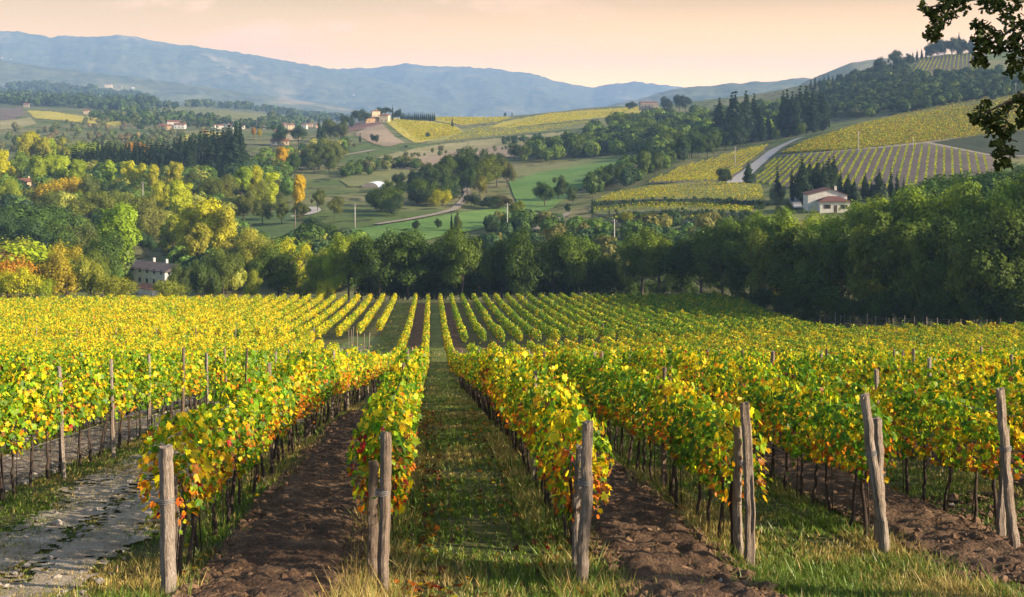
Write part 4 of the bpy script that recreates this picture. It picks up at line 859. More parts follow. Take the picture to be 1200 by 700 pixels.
def scatter(poly, n, kinds, cols, hm, label, group, tmin=255, w=(.9, 1.2), tmax=4000):
    us = [p[0] for p in poly]; vs = [p[1] for p in poly]; pts = []
    while len(pts) < n:
        u = rng.uniform(min(us), max(us)); v = rng.uniform(min(vs), max(vs))
        if inside(np.array([u]), np.array([v]), poly)[0]: pts.append((u, v))
    t = ground_at([p[0] for p in pts], [p[1] for p in pts], tmin, tmax)
    for (u, v), d in zip(pts, t):
        h = rng.uniform(*hm); kd = kinds[int(rng.integers(len(kinds)))]
        s = (u-600)/F*d; z = float(H(np.array([s]), np.array([d]))[0]); vt = VH-F*(z+h)/d
        tree(kd, u, vt, d, np.array(cols[int(rng.integers(len(cols)))]), label, group, w=rng.uniform(*w))

# middle of the picture
MID = [('oak', 440, 243, 505, DC, 1.1, 'dark tree at the left foot of the wooded bank'), ('oak', 456, 226, 540, DG, 1.2, 'dark tree on the wooded bank, low left'), ('oak', 470, 212, 560, DG, 1.2, 'dark tree on the wooded bank below the polytunnel'), ('oak', 487, 200, 580, DC, 1.2, 'dark tree on the wooded bank, left of the crest'), ('oak', 503, 191, 590, DG, 1.1, 'dark tree high on the wooded bank'),
 ('oak', 520, 183, 600, MG, 1.2, 'green tree high on the wooded bank'), ('oak', 538, 178, 610, DG, 1.2, 'dark green tree near the top of the wooded bank'), ('oak', 556, 172, 620, DG, 1.1, 'tallest dark tree on the wooded bank'), ('oak', 570, 183, 590, (.11, .13, .02), 1.2, 'sunlit yellow-green tree at the right of the wooded bank'), ('oak', 582, 180, 625, (.06, .08, .025), 1.0, 'dull green tree at the right end of the wooded bank'),
 ('oak', 594, 186, 615, (.10, .10, .04), .9, 'pale brownish tree at the right end of the wooded bank'), ('oak', 562, 206, 560, (.14, .13, .02), .9, 'yellowish tree above the pale winding track'), ('oak', 548, 198, 575, DG, 1.1, 'dark tree above the pale winding track'), ('oak', 528, 203, 560, DG, 1.1, 'dark tree in the middle of the wooded bank'), ('oak', 508, 210, 555, DC, 1.1, 'very dark tree in the middle of the wooded bank'),
 ('bush', 519, 222, 520, YL, 1.0, 'golden yellow shrub left of the pale winding track'), ('bush', 508, 230, 515, (.18, .17, .02), 1, 'yellow-green shrub left of the golden one'), ('bush', 468, 234, 515, (.15, .15, .02), 1, 'yellow-green shrub on the bank above the meadow'), ('bush', 456, 240, 505, YG, .9, 'yellow shrub on the bank above the meadow'), ('bush', 440, 238, 520, DC, 1.2, 'dark shrub on the bank above the meadow'), ('bush', 552, 226, 520, DC, 1.3, 'dark shrub right of the pale winding track'), ('bush', 574, 229, 510, DC, 1.4, 'dark wide shrub at the edge of the upper meadow'), ('bush', 590, 228, 512, (.05, .045, .02), 1.2, 'brownish dark shrub at the edge of the upper meadow'),
 ('oak', 488, 258, 425, DC, 1.2, 'dark bushy pine on the lower meadow, left of two'), ('oak', 513, 256, 428, (.03, .05, .022), 1.1, 'dark bushy tree on the lower meadow, right of two'), ('spire', 536, 248, 420, (.06, .075, .022), 1.5, 'pointed olive-green conifer on the lower meadow'), ('cypress', 529, 250, 420, DC, 1.1, 'thin dark cypress on the lower meadow'),
 ('oak', 606, 235, 440, (.11, .135, .018), .95, 'light green tree behind the pale pole'), ('cypress', 592, 252, 405, DC, 1.1, 'thin dark cypress beside the pale pole'), ('cypress', 612, 247, 405, (.02, .035, .015), 1.2, 'taller dark cypress right of the pale pole'), ('cypress', 654, 256, 400, DC, 1.2, 'dark cypress beside the dirt track'), ('oak', 575, 256, 400, DC, 1.2, 'dark tree left of the pale pole'),
 ('oak', 638, 213, 520, (.032, .055, .016), 1.25, 'big dark tree at the foot of the upper meadow'), ('oak', 655, 206, 545, (.04, .055, .018), 1.0, 'dark tree behind the big one at the foot of the upper meadow'), ('oak', 671, 218, 510, (.05, .07, .02), .9, 'dull tree right of the big dark one'), ('oak', 666, 238, 470, DC, 1, 'dark low tree right of the big dark one'),
 ('cypress', 694, 230, 450, (.022, .04, .015), 1.2, 'tall cypress left of the terraced vineyard'), ('cypress', 714, 243, 440, DC, 1.1, 'smaller cypress left of the yellow bush'), ('bush', 733, 248, 415, (.19, .19, .025), 1.1, 'yellow-green round bush behind the right pole'), ('bush', 748, 258, 410, (.24, .18, .03), .9, 'orange-yellow low bush right of the round bush'),
 ('oak', 692, 203, 560, (.06, .08, .022), 1.1, 'green tree right of the upper meadow'), ('oak', 705, 200, 570, (.04, .06, .018), 1.0, 'dark tree right of the upper meadow'), ('oak', 718, 192, 590, (.04, .06, .018), 1.0, 'dark tree left of the slim pole'), ('oak', 731, 193, 580, (.065, .085, .025), .9, 'green tree left of the slim pole'), ('poplar', 754, 177, 600, (.08, .105, .028), 2.0, 'tall light green tree right of the slim pole'), ('oak', 768, 180, 610, (.06, .08, .022), 1.0, 'green tree right of the tall light green one'),
 ('cypress', 844, 235, 440, DC, 1.5, 'dark cypress under the terraced vineyard'), ('cypress', 871, 241, 425, DC, 1.4, 'small cypress below the terrace, left of a pair'), ('cypress', 884, 240, 425, DC, 1.4, 'small cypress below the terrace, right of a pair'), ('spire', 877, 190, 500, (.020, .036, .022), 1.7, 'dark fir beside the pale road'), ('bush', 849, 196, 505, (.022, .036, .02), .9, 'dark round bush left of the pale road'),
 ('bush', 900, 243, 420, DC, 1.0, 'dark bush at the end of the terrace'), ('bush', 912, 217, 430, (.13, .15, .11), .8, 'silvery olive tree left of the white house'), ('bush', 908, 224, 425, (.13, .15, .11), .8, 'second silvery olive tree left of the white house'), ('bush', 924, 236, 400, (.05, .07, .02), .9, 'green bush left of the white house drive'), ('bush', 912, 240, 400, (.13, .15, .025), .8, 'yellow-green bush at the end of the terrace'),
 ('cypress', 530, 138, 1250, DC, 2.0, 'lone dark cypress on the yellow ridge fields'), ('bush', 501, 155, 1100, (.025, .045, .022), .9, 'round dark tree on the edge of the yellow field'), ('bush', 476, 170, 980, DC, 1.0, 'dark bush at the lower corner of the yellow field'), ('cypress', 422, 156, 1000, DC, 1.8, 'dark cypress below the brown field'), ('oak', 437, 157, 1000, (.04, .055, .03), 1.1, 'dark tree right of the cypress below the brown field'), ('oak', 441, 158, 995, (.05, .06, .035), 1.0, 'grey-green tree below the brown field'),
 ('bush', 592, 132, 1600, DC, .6, 'tiny dark tree on the skyline of the yellow ridge'), ('cypress', 600, 131, 1600, DC, 1.8, 'tiny cypress on the skyline of the yellow ridge'), ('oak', 409, 166, 960, (.13, .08, .04), 1.2, 'reddish tree below the brown field'), ('oak', 415, 168, 950, (.10, .08, .035), 1.1, 'brown tree below the brown field'), ('bush', 404, 160, 980, MG, 1.2, 'green bushes below the brown field'),
 ('oak', 507, 173, 900, (.12, .13, .04), .9, 'pale yellow-green tree on the dry field'), ('bush', 517, 170, 930, (.10, .10, .05), .7, 'small pale bush on the dry field'), ('bush', 432, 185, 880, (.10, .11, .03), 1.2, 'olive bush above the hedge'), ('bush', 473, 188, 870, (.14, .13, .03), 1, 'yellowish bush above the hedge')]
for (k, u, vt, t, c, w, lab) in MID: tree(k, u, vt, t, np.array(c), lab, None, w=w*1.05)
scatter([(415, 250), (470, 222), (520, 205), (585, 196), (592, 215), (545, 222), (520, 240), (450, 256)], 30, ['oak', 'bush'], [DG, DC, MG], (6, 11), 'dark small tree filling the wooded bank above the lower meadow', 'small trees of the wooded bank')
scatter([(600, 188), (660, 178), (730, 165), (800, 160), (800, 182), (740, 182), (680, 185), (610, 194)], 34, ['far'], [DG, DC, MG, LG], (12, 17), 'dark tree in the wooded band between fields and meadow', 'trees of the wooded band', 600)
scatter([(670, 160), (720, 146), (800, 140), (860, 148), (880, 165), (800, 178), (700, 172)], 46, ['far'], [DG, DC, MG, LG], (12, 18), 'tree in the wood below the ridge fields', 'trees of the wood below the ridge', 700)
scatter([(760, 186), (800, 178), (860, 165), (890, 160), (900, 166), (860, 178), (800, 192), (770, 204)], 22, ['oak', 'far'], [DG, DC, DG, MG], (10, 15), 'dark tree above the slanting vine rows by the road', 'trees above the slanting vine rows', 560)
scatter([(890, 160), (915, 150), (945, 150), (940, 160), (912, 166)], 14, ['far', 'bush'], [LG, (.12, .13, .03), MG, GR], (5, 9), 'light green bush beside the upper end of the pale road', 'bushes by the upper end of the road', 600)
scatter([(945, 146), (1000, 140), (1050, 132), (1060, 128), (1000, 134), (950, 140)], 12, ['bush'], [(.15, .16, .12), (.13, .14, .10)], (4, 7), 'silvery olive tree behind the yellow hill vineyard', 'olive trees behind the yellow hill', 690)
for k, (u, vt) in enumerate(((858, 112), (862, 109), (874, 110), (876, 113), (884, 113), (893, 134), (918, 110), (922, 107), (929, 109), (933, 112), (938, 104), (945, 104), (953, 105), (961, 107), (965, 110), (843, 118), (900, 135))):
    tree('spire', u, vt, 790+rng.uniform(-15, 15), (.016, .030, .020), f'{ordw(k)} dark conifer in the tall dark clumps above the pale road', 'dark conifers above the road', w=1.35)
for k, (u, vt, t, w) in enumerate(((911, 195, 425, 1.1), (928, 196, 425, 1.1), (940, 187, 420, 1.6), (949, 189, 430, 1.3), (958, 188, 425, 1.5), (965, 192, 420, 1.3), (971, 186, 425, 1.4), (977, 186, 430, 1.4), (985, 200, 415, 1.1), (994, 206, 410, 1.7), (1001, 210, 405, 1.3), (1014, 204, 415, 1.3), (1021, 210, 412, 1.1), (1030, 200, 410, 1.6), (1037, 211, 410, 1.0), (1044, 199, 412, 1.2), (1051, 201, 412, 1.2), (1059, 209, 410, 1.2), (1068, 212, 408, 1.1))):
    tree('spire' if w > 1.25 else 'cypress', u, vt, t, (.017, .030, .020), f'{ordw(k)} dark conifer from the left around the white house', 'conifers around the white house', w=w*(1 if w > 1.25 else 1.3))
for k, u in enumerate(np.arange(950, 1088, 5.2)):
    v = np.interp(u, [950, 1000, 1040, 1060, 1090], [97, 88, 79, 69, 61]); t = float(ground_at([u], [v+1.5], 900)[0])
    tree('cypress', float(u), float(v-rng.uniform(3, 7)), min(t, 1330), DC, 'tiny cypress in the row along the wooded hilltop skyline', 'cypresses along the hilltop skyline', w=2.0)
for k, (u, vt, kd, w) in enumerate(((1031, 67, 'oak', 1.0), (1047, 59, 'oak', 1.0), (1056, 68, 'bush', 1), (1066, 63, 'oak', 1), (1091, 50, 'oak', 1.0), (1098, 47, 'oak', 1.1), (1107, 46, 'oak', 1.1), (1115, 44, 'oak', 1.1), (1124, 40, 'spire', 1.0), (1131, 46, 'oak', 1.0), (1138, 42, 'spire', 1.2), (1147, 46, 'oak', 1))):
    tree(kd, u, vt, 1310 if u > 1080 else 1240, (.025, .04, .025), f'{ordw(k)} dark tree from the left on the hilltop skyline', 'dark trees on the hilltop', w=w*1.1)
for k, (u, vt, t) in enumerate(((737, 120, 1480), (742, 119, 1480), (778, 113, 1480), (784, 116, 1470), (796, 111, 1400), (803, 112, 1380))):
    tree('oak', u, vt, t, (.025, .04, .022), f'{ordw(k)} dark tree from the left beside the large ruined villa', 'trees beside the large villa', w=1.2)
for k, (u, vt, t, kd) in enumerate(((404, 135, 1280, 'oak'), (412, 132, 1290, 'spire'), (421, 128, 1300, 'oak'), (428, 131, 1310, 'oak'), (444, 126, 1340, 'oak'), (452, 126, 1360, 'pine'), (460, 123, 1340, 'cypress'), (466, 128, 1360, 'oak'))):
    tree(kd, u, vt, t, (.025, .042, .022), f'{ordw(k)} dark tree from the left around the hilltop villa', 'trees around the hilltop villa', w=1.2)
for k, u in enumerate(np.arange(470, 510, 2.3)):
    tree('cypress', float(u), 132.5+float(rng.normal(0, .7)), 1400, DC, 'small clipped cypress in the avenue right of the hilltop villa', 'cypress avenue at the hilltop villa', w=2.2)

# woods too far off to count, each one mass
def woodland(name, poly, n, hm, cols, tmin, tmax=9000, q=170, gain=1.0):
    us = [p[0] for p in poly]; vs = [p[1] for p in poly]
    U = rng.uniform(min(us), max(us), n*4); V = rng.uniform(min(vs), max(vs), n*4); k = inside(U, V, poly) & ~((U > 150) & (U < 212) & (V > 290)); U, V = U[k][:n], V[k][:n]; m = len(U)
    t = ground_at(U, V, tmin, tmax)*(1+rng.normal(0, .012, m)); s = (U-600)/F*t; x, y = st2w(s, t); z = H(s, t); h = rng.uniform(*hm, m)*np.clip(t/1500, 1, 1.8)
    d = rng.normal(0, 1, (m, q, 3)); d /= np.linalg.norm(d, axis=2, keepdims=True); d[..., 2] = d[..., 2]*.8+.15
    lob = .75+.5*vnoise(d[..., 0]*2.4+np.arange(m)[:, None]*5, d[..., 1]*2.4+d[..., 2]*2, 4)
    ax = np.stack([h*rng.uniform(.34, .48, m), h*rng.uniform(.34, .48, m), h*.5], 1)
    P = d*lob[..., None]*ax[:, None]+np.stack([x, y, z+h*.5], 1)[:, None]
    nr = (d+rng.normal(0, .35, d.shape)).reshape(-1, 3); sz = np.repeat(h*.20*math.sqrt(170/q)*(1 if q > 200 else .9), q)*np.exp(rng.normal(0, .25, m*q))
    v, f = kites(P.reshape(-1, 3), nr, sz)
    c = np.array(cols)[rng.integers(len(cols), size=m)]*gain*np.array([2.0, 2.15, 1.4])*np.exp(rng.normal(0, .18, (m, 1)))
    c = np.repeat(c, q, 0)*np.exp(rng.normal(0, .2, (m*q, 1)))
    link(name, mesh_np(name, v, [f], M['tree'], [np.clip(c, .003, .6)]), kind='stuff')
woodland('woodland', [(0, 250), (60, 232), (140, 222), (230, 212), (300, 214), (350, 230), (300, 246), (270, 256), (300, 300), (420, 300), (440, 342), (0, 345)], 420, (6, 11), [DG, DC, MG, (.06, .065, .02), (.11, .11, .025)], 262, 700, 900, gain=1.45)
woodland('woodland', [(0, 205), (100, 205), (200, 205), (290, 205), (345, 208), (300, 226), (180, 228), (60, 236), (0, 245)], 170, (6, 12), [DG, MG, (.07, .075, .02), (.10, .10, .025), DC], 480, 700, 800, gain=1.45)
woodland('woodland', [(300, 205), (300, 184), (345, 182), (362, 172), (400, 168), (410, 178), (395, 188), (350, 200)], 110, (5, 9), [DG, MG, (.07, .075, .025), (.10, .09, .03), DC], 660, 900, 600, gain=1.45)
woodland('woodland', [(0, 180), (0, 150), (60, 148), (120, 142), (180, 148), (200, 158), (280, 165), (280, 180)], 190, (4, 8), [(.07, .08, .035), (.05, .06, .03), (.11, .08, .05), (.08, .075, .045), DG], 800, 1500, 330)
woodland('woodland', [(800, 168), (830, 140), (900, 128), (960, 130), (940, 150), (900, 160), (850, 170)], 200, (8, 14), [DG, MG, LG, DC], 650, 1200, 420)
woodland('woodland', [(930, 134), (960, 104), (1010, 90), (1050, 82), (1060, 80), (1066, 92), (1110, 92), (1160, 88), (1230, 88), (1230, 106), (1150, 118), (1060, 132), (1000, 138)], 900, (6, 9.5), [DC, DC, (.026, .038, .018), DC, (.05, .065, .02)], 820, 1300, 330)
woodland('woodland', [(0, 124), (0, 108), (50, 104), (110, 108), (178, 116), (185, 126), (150, 132), (100, 128), (60, 126)], 500, (9, 14), [DC, DG, (.03, .045, .02)], 1900, 5200, 60)
woodland('woodland', [(100, 140), (160, 132), (230, 140), (300, 146), (330, 138), (400, 132), (420, 138), (330, 152), (260, 152), (180, 150)], 240, (7, 11), [DC, DG, (.05, .06, .025)], 1200, 3000, 70)
woodland('woodland', [(180, 128), (240, 122), (330, 126), (400, 124), (420, 132), (330, 134), (250, 126)], 240, (7, 11), [DC, DG, (.05, .06, .025)], 1800, 5000, 50)
woodland('woodland', [(560, 270), (600, 262), (640, 272), (700, 268), (760, 274), (850, 262), (860, 290), (760, 320), (640, 320), (560, 300)], 90, (4, 8), [DC, DG, (.06, .055, .02)], 300, 470, 700, gain=1.45)
woodland('hedge', [(398, 204), (430, 196), (470, 193), (495, 196), (495, 200), (460, 200), (400, 210)], 60, (4, 7), [DG, (.07, .07, .03), MG], 600, 1000, 400)
woodland('hedge', [(585, 167), (600, 164), (632, 162), (640, 164), (600, 170)], 30, (3, 5), [DC, DG], 700, 1400, 250)

woodland('hedge', [(694, 241), (760, 237), (830, 237), (896, 241), (896, 245), (830, 241), (760, 240), (694, 245)], 200, (1.0, 1.7), [DC, (.02, .03, .012)], 390, 700, 160)
woodland('hedge', [(720, 254), (780, 250), (880, 252), (890, 257), (800, 256), (720, 259)], 180, (1.0, 1.6), [DC, (.02, .03, .012)], 380, 700, 160)
woodland('hedge', [(420, 192), (470, 184), (540, 178), (600, 174), (600, 176), (540, 181), (470, 188), (425, 196)], 40, (2, 4), [(.07, .07, .03), DG], 600, 1200, 160)
woodland('woodland', [(604, 190), (650, 180), (700, 170), (760, 158), (800, 162), (805, 178), (770, 188), (700, 184), (640, 190)], 120, (9, 14), [DG, DC, MG, LG, MG], 560, 1100, 500)
woodland('woodland', [(690, 232), (700, 212), (730, 205), (760, 194), (790, 184), (800, 190), (770, 204), (740, 218), (712, 228)], 50, (5, 10), [DG, DC, MG], 480, 800, 500)
woodland('woodland', [(680, 160), (730, 146), (800, 138), (850, 140), (880, 152), (860, 170), (790, 176), (700, 172)], 150, (9, 15), [DG, DC, MG, LG], 680, 1300, 420)
# ------------------------------------------------------------------ vine rows on the hills
def hill_row(pts, label, group, cols, cw, h=1.7, wd=.7, dens=15, sz=.33, tmin=300, obj=True, world=None):
    if world is None:
        P = np.array(pts, float); d = np.r_[0, np.cumsum(np.hypot(*np.diff(P, axis=0).T))]; q = np.linspace(0, d[-1], max(4, int(d[-1]/3)))
        x, y, z, t = at_px(np.interp(q, d, P[:, 0]), np.interp(q, d, P[:, 1]), tmin)
    else: x, y = world[:, 0], world[:, 1]
    L_ = np.r_[0, np.cumsum(np.hypot(np.diff(x), np.diff(y)))]; n = int(min(L_[-1], 400)*dens)+6
    k = rng.uniform(0, L_[-1], n); px_ = np.interp(k, L_, x); py_ = np.interp(k, L_, y); dx = np.interp(k, L_, np.gradient(x)); dy = np.interp(k, L_, np.gradient(y)); ll = np.hypot(dx, dy)+1e-6
    o = rng.uniform(-.5, .5, n)*wd; px_ = px_-dy/ll*o; py_ = py_+dx/ll*o
    hh = .45+(h-.45)*rng.beta(1.4, 1, n); pz = HW(px_, py_)+hh
    nr = np.stack([rng.normal(0, .5, n), rng.normal(-.2, .5, n), .5+rng.normal(0, .4, n)], 1)
    v, f = kites(np.stack([px_, py_, pz], 1), nr, sz*np.exp(rng.normal(0, .25, n)))
    ci = (rng.random((n, 1)) > np.cumsum(np.array(cw)/sum(cw))[None]).sum(1).clip(0, len(cols)-1); c = np.array(cols)[ci]*np.exp(rng.normal(0, .25, (n, 1)))
    if not obj: return v, f, np.clip(c, 0, .7)
    return link('trellised_vine_row', mesh_np('trellised_vine_row', v, [f], M['vine'], [np.clip(c, 0, .7)]), label=label, category='vine row', group=group)  # a whole hillside row of vines in one mesh
VC = [PAL['g'], PAL['lg'], PAL['y'], PAL['gold'], PAL['br']]
def parallel_rows(poly, a, b, spacing, label, group, cw, tmin, **kw):
    """straight parallel rows over the ground inside an outline, running along a -> b"""
    x, y, z, t = at_px([a[0], b[0]], [a[1], b[1]], tmin); d = np.array([x[1]-x[0], y[1]-y[0]]); d /= np.linalg.norm(d); nn = np.array([-d[1], d[0]])
    px_, py_, pz, _ = at_px([p[0] for p in poly], [p[1] for p in poly], tmin); W2 = np.stack([px_, py_], 1); o = W2 @ nn; l_ = W2 @ d; k = 0
    for off in np.arange(o.max()-spacing*.5, o.min(), -spacing):
        q = np.arange(l_.min(), l_.max(), 1.5); P = q[:, None]*d+off*nn; s_, t_ = w2st(P[:, 0], P[:, 1]); zz = H(s_, t_)
        m = inside(600+F*s_/t_, VH-F*zz/t_, poly)
        if m.sum() < 6: continue
        i = np.where(m)[0]; seg = P[i[0]:i[-1]+1]
        hill_row(None, label(k), group, VC, cw, world=seg, **kw); k += 1
parallel_rows([(882, 216), (905, 189), (928, 184), (1000, 178), (1085, 170.5), (1128, 178), (1160, 186), (1166, 199), (1120, 213), (1040, 222), (940, 224)], (1004, 216), (1024, 175), 3.3,
    lambda k: f'{ordw(k)} row from the left in the striped vineyard above the white house', 'rows of the striped hillside vineyard', [.30, .34, .25, .05, .06], 390, h=1.6, wd=.75)
parallel_rows([(758, 216), (800, 197), (850, 183), (886, 174), (902, 171), (880, 188), (864, 206), (852, 213)], (776, 214), (826, 187), 3.0,
    lambda k: f'{ordw(k)} slanting vine row from the left beside the pale road', 'slanting rows by the pale road', [.14, .28, .34, .16, .08], 420, wd=.6)
A_, B_ = [(718, 229), (760, 222), (830, 216), (892, 221)], [(699, 238), (760, 234), (830, 234), (896, 238)]
for k in range(8):
    q = k/7; hill_row([(a[0]*(1-q)+b[0]*q, a[1]*(1-q)+b[1]*q) for a, b in zip(A_, B_)], f'{ordw(k)} row from the top on the yellow terrace', 'rows of the yellow terrace', VC, [.10, .26, .42, .16, .06], tmin=410)
A_, B_ = [(694, 248), (760, 241.5), (830, 242.5), (882, 247)], [(694, 252), (760, 246), (830, 247), (882, 251)]
for k in range(3):
    q = k/2; hill_row([(a[0]*(1-q)+b[0]*q, a[1]*(1-q)+b[1]*q) for a, b in zip(A_, B_)], f'{ordw(k)} row from the top on the narrow lower terrace', 'rows of the lower terrace', VC, [.18, .34, .34, .10, .04], tmin=390)
hill_row([(692, 262), (740, 257), (800, 258), (822, 258)], 'short green and yellow vine row lowest on the terraces', None, VC, [.35, .35, .2, .05, .05], tmin=380)
A_, B_ = [(942, 168.5), (1000, 150), (1060, 135), (1130, 120), (1230, 103)], [(916, 182), (1000, 176), (1085, 167.5), (1140, 161), (1230, 151)]
for k in range(44):
    q = (k/43)**.8; hill_row([(a[0]*(1-q)+b[0]*q, a[1]*(1-q)+b[1]*q) for a, b in zip(A_, B_)], 'yellow vine row running along the smooth yellow hill above the striped vineyard', 'rows on the smooth yellow hill', VC, [.24, .20, .20, .18, .26], wd=1.3, dens=12, sz=.42, tmin=480)
for k in range(17):
    q = k/16; hill_row([(1070+q*84, 86-q*8), (1082+q*68, 69-q*10)], f'{ordw(k)} row from the left in the vineyard near the hilltop', 'rows of the hilltop vineyard', VC, [.25, .38, .27, .05, .05], sz=.6, dens=6, tmin=1000)
Vs, Fs, Cs, off = [], [], [], 0
for (A_, B_, n) in (([(449, 139.5), (487, 167)], [(528, 147), (540, 157)], 22), ([(500, 138), (540, 146)], [(596, 138), (585, 143)], 14), ([(592, 149), (700, 138)], [(640, 134), (770, 125)], 12), ([(520, 165), (640, 154)], [(560, 150), (700, 143)], 7)):
    for k in range(n):
        q = k/(n-1); a, b = A_, B_
        if n == 22 or n == 14: p0 = (a[0][0]*(1-q)+b[0][0]*q, a[0][1]*(1-q)+b[0][1]*q); p1 = (a[1][0]*(1-q)+b[1][0]*q, a[1][1]*(1-q)+b[1][1]*q)
        else: p0 = (a[0][0]*(1-q)+b[0][0]*q, a[0][1]*(1-q)+b[0][1]*q); p1 = (a[1][0]*(1-q)+b[1][0]*q, a[1][1]*(1-q)+b[1][1]*q)
        v, f, c = hill_row([p0, p1], '', '', VC, [.08, .24, .46, .17, .05], dens=5, sz=.7, wd=1.2, tmin=800, obj=False)
        Vs.append(v); Fs.append(f+off); Cs.append(c); off += len(v)
link('vines', mesh_np('vines', np.concatenate(Vs), [np.concatenate(Fs)], M['vine'], Cs), kind='stuff')

# ------------------------------------------------------------------ houses
def plain(name, c, j=.15, rough=.9): return noisemat(name, [(.3, tuple(q*(1-j) for q in c)), (.7, tuple(min(1, q*(1+j)) for q in c))], .8, sub=(6, .08), rough=rough)
M['white'] = plain('white_plaster', (.58, .55, .48), .2); M['greywhite'] = plain('aged_plaster', (.58, .55, .48), .2); M['cream'] = plain('cream_plaster', (.60, .48, .30)); M['ochre'] = plain('ochre_plaster', (.50, .34, .18)); M['stonewall'] = plain('stone_wall', (.30, .26, .21), .3)
M['tile'] = noisemat('clay_tiles', [(.3, (.14, .06, .04)), (.7, (.27, .13, .08))], .9, sub=(4, .25)); M['browntile'] = noisemat('brown_tiles', [(.3, (.085, .045, .035)), (.7, (.16, .068, .06))], .9, sub=(4, .25)); M['darktile'] = noisemat('dark_tiles', [(.3, (.065, .056, .060)), (.7, (.12, .10, .10))], .9, sub=(4, .2))
M['glass'] = noisemat('dark_window', [(.3, (.015, .017, .02)), (.7, (.03, .032, .035))], 2, rough=.2); M['shutter'] = plain('shutter', (.07, .05, .035)); M['greenroof'] = plain('green_roof', (.20, .26, .08)); M['plastic'] = plain('white_film', (.60, .68, .72), .05, .35)
M['concrete'] = plain('concrete_pole', (.42, .40, .37)); M['polewood'] = plain('wooden_pole', (.20, .16, .12))
def boxes(bs):
    V, Fq = [], []
    for (x0, x1, y0, y1, z0, z1) in bs:
        o = len(V)*8; V.append([(x, y, z) for z in (z0, z1) for y in (y0, y1) for x in (x0, x1)])
        Fq.append(np.array([[0, 2, 3, 1], [4, 5, 7, 6], [0, 1, 5, 4], [2, 6, 7, 3], [0, 4, 6, 2], [1, 3, 7, 5]])+o)
    return np.array(V, float).reshape(-1, 3), np.concatenate(Fq)
def box_part(name, bs, mat, parent):
    v, f = boxes(bs); return link(name, mesh_np(name, v, [f], mat), parent)
def roof_part(w, d, z, rise, kind, mat, parent, ov=.4, th=.18, x=0, y=0):
    a, b = w/2+ov, d/2+ov; r = max(a-b, .05) if kind == 'hip' else a
    base = [(-a, -b), (a, -b), (a, b), (-a, b)]
    V = [(p[0]+x, p[1]+y, z) for p in base]+[(p[0]+x, p[1]+y, z+th) for p in base]+[(-r+x, y, z+th+rise), (r+x, y, z+th+rise)]
    Q = [[0, 1, 5, 4], [1, 2, 6, 5], [2, 3, 7, 6], [3, 0, 4, 7], [3, 2, 1, 0], [4, 5, 9, 8], [6, 7, 8, 9]]; T = [[5, 6, 9], [7, 4, 8]]
    return link('roof', mesh_np('roof', np.array(V, float), [np.array(Q), np.array(T)], mat), parent)
def windows(n, w, d, zc, parent, side='front', ww=.9, wh=1.3, shut=True, x0=None):
    for k in range(n):
        p = (k+.5)/n*w-w/2
        if side == 'front': fr = (p-ww/2, p+ww/2, -d/2-.04, -d/2+.1, zc-wh/2, zc+wh/2)
        else: fr = (w/2-.1, w/2+.04, (k+.5)/n*d-d/2-ww/2, (k+.5)/n*d-d/2+ww/2, zc-wh/2, zc+wh/2)
        wi = box_part('window', [fr], M['glass'], parent)
        if shut:
            e = ww*.5
            if side == 'front':
                for sh_ in ((fr[0]-e, fr[0]-.02), (fr[1]+.02, fr[1]+e)): box_part('shutter', [(*sh_, fr[2]-.03, fr[3], fr[4], fr[5])], M['shutter'], wi)
def house(u, t, w, d, h, rise, rz, wall, roof, label, kind='gable', storeys=1, nwin=3, chim=1, group=None, name='house', cat='house', shut=False, dz=0):
    s = (u-600)/F*t; x, y = st2w(s, t); z = hw(x, y)+dz
    r = thing(name, label, cat, (x, y, z), rz-PSI, group)
    if kind == 'gable':
        v, f = boxes([(-w/2, w/2, -d/2, d/2, -2.5, h)]); k = len(v)
        v = np.concatenate([v, [(-w/2, 0, h+rise), (w/2, 0, h+rise)]]); T = np.array([[4, 8, 6], [5, 7, 9]]); link('wall', mesh_np('wall', v, [f, T], wall), r)
    else: box_part('wall', [(-w/2, w/2, -d/2, d/2, -2.5, h)], wall, r)
    roof_part(w, d, h, rise, kind, roof, r)
    for q in range(storeys): windows(nwin, w, d, 1.6+2.9*q, r, shut=shut)
    if nwin > 1: windows(max(1, nwin//2), w, d, 1.6+2.9*(storeys-1), r, side='end', shut=False)
    for q in range(chim): box_part('chimney', [(w*(.18-.3*q)-.35, w*(.18-.3*q)+.35, -.35+d*.15, .35+d*.15, h+rise*.4, h+rise+1.1)], wall, r)
    return r
# farmhouse among the trees
fh = house(182, 356, 20, 8.5, 4.6, 1.8, math.atan2(-11, 15), M['greywhite'], M['darktile'], 'long farmhouse with dark roof and white chimneys among trees beyond the yellow vines', storeys=2, nwin=6, chim=2, shut=False, name='farmhouse', dz=.9)
house(177, 338, 6.5, 4, 1.7, 1.1, math.atan2(-11, 15), M['greywhite'], M['tile'], 'low outbuilding with red tiled roof in front of the dark-roofed farmhouse', nwin=0, chim=0, name='outbuilding', cat='outbuilding', dz=0)
house(151, 372, 6, 5, 5.0, 1.5, .3, M['white'], M['tile'], 'small white gabled house just left of the long farmhouse', nwin=1, chim=1, dz=0)
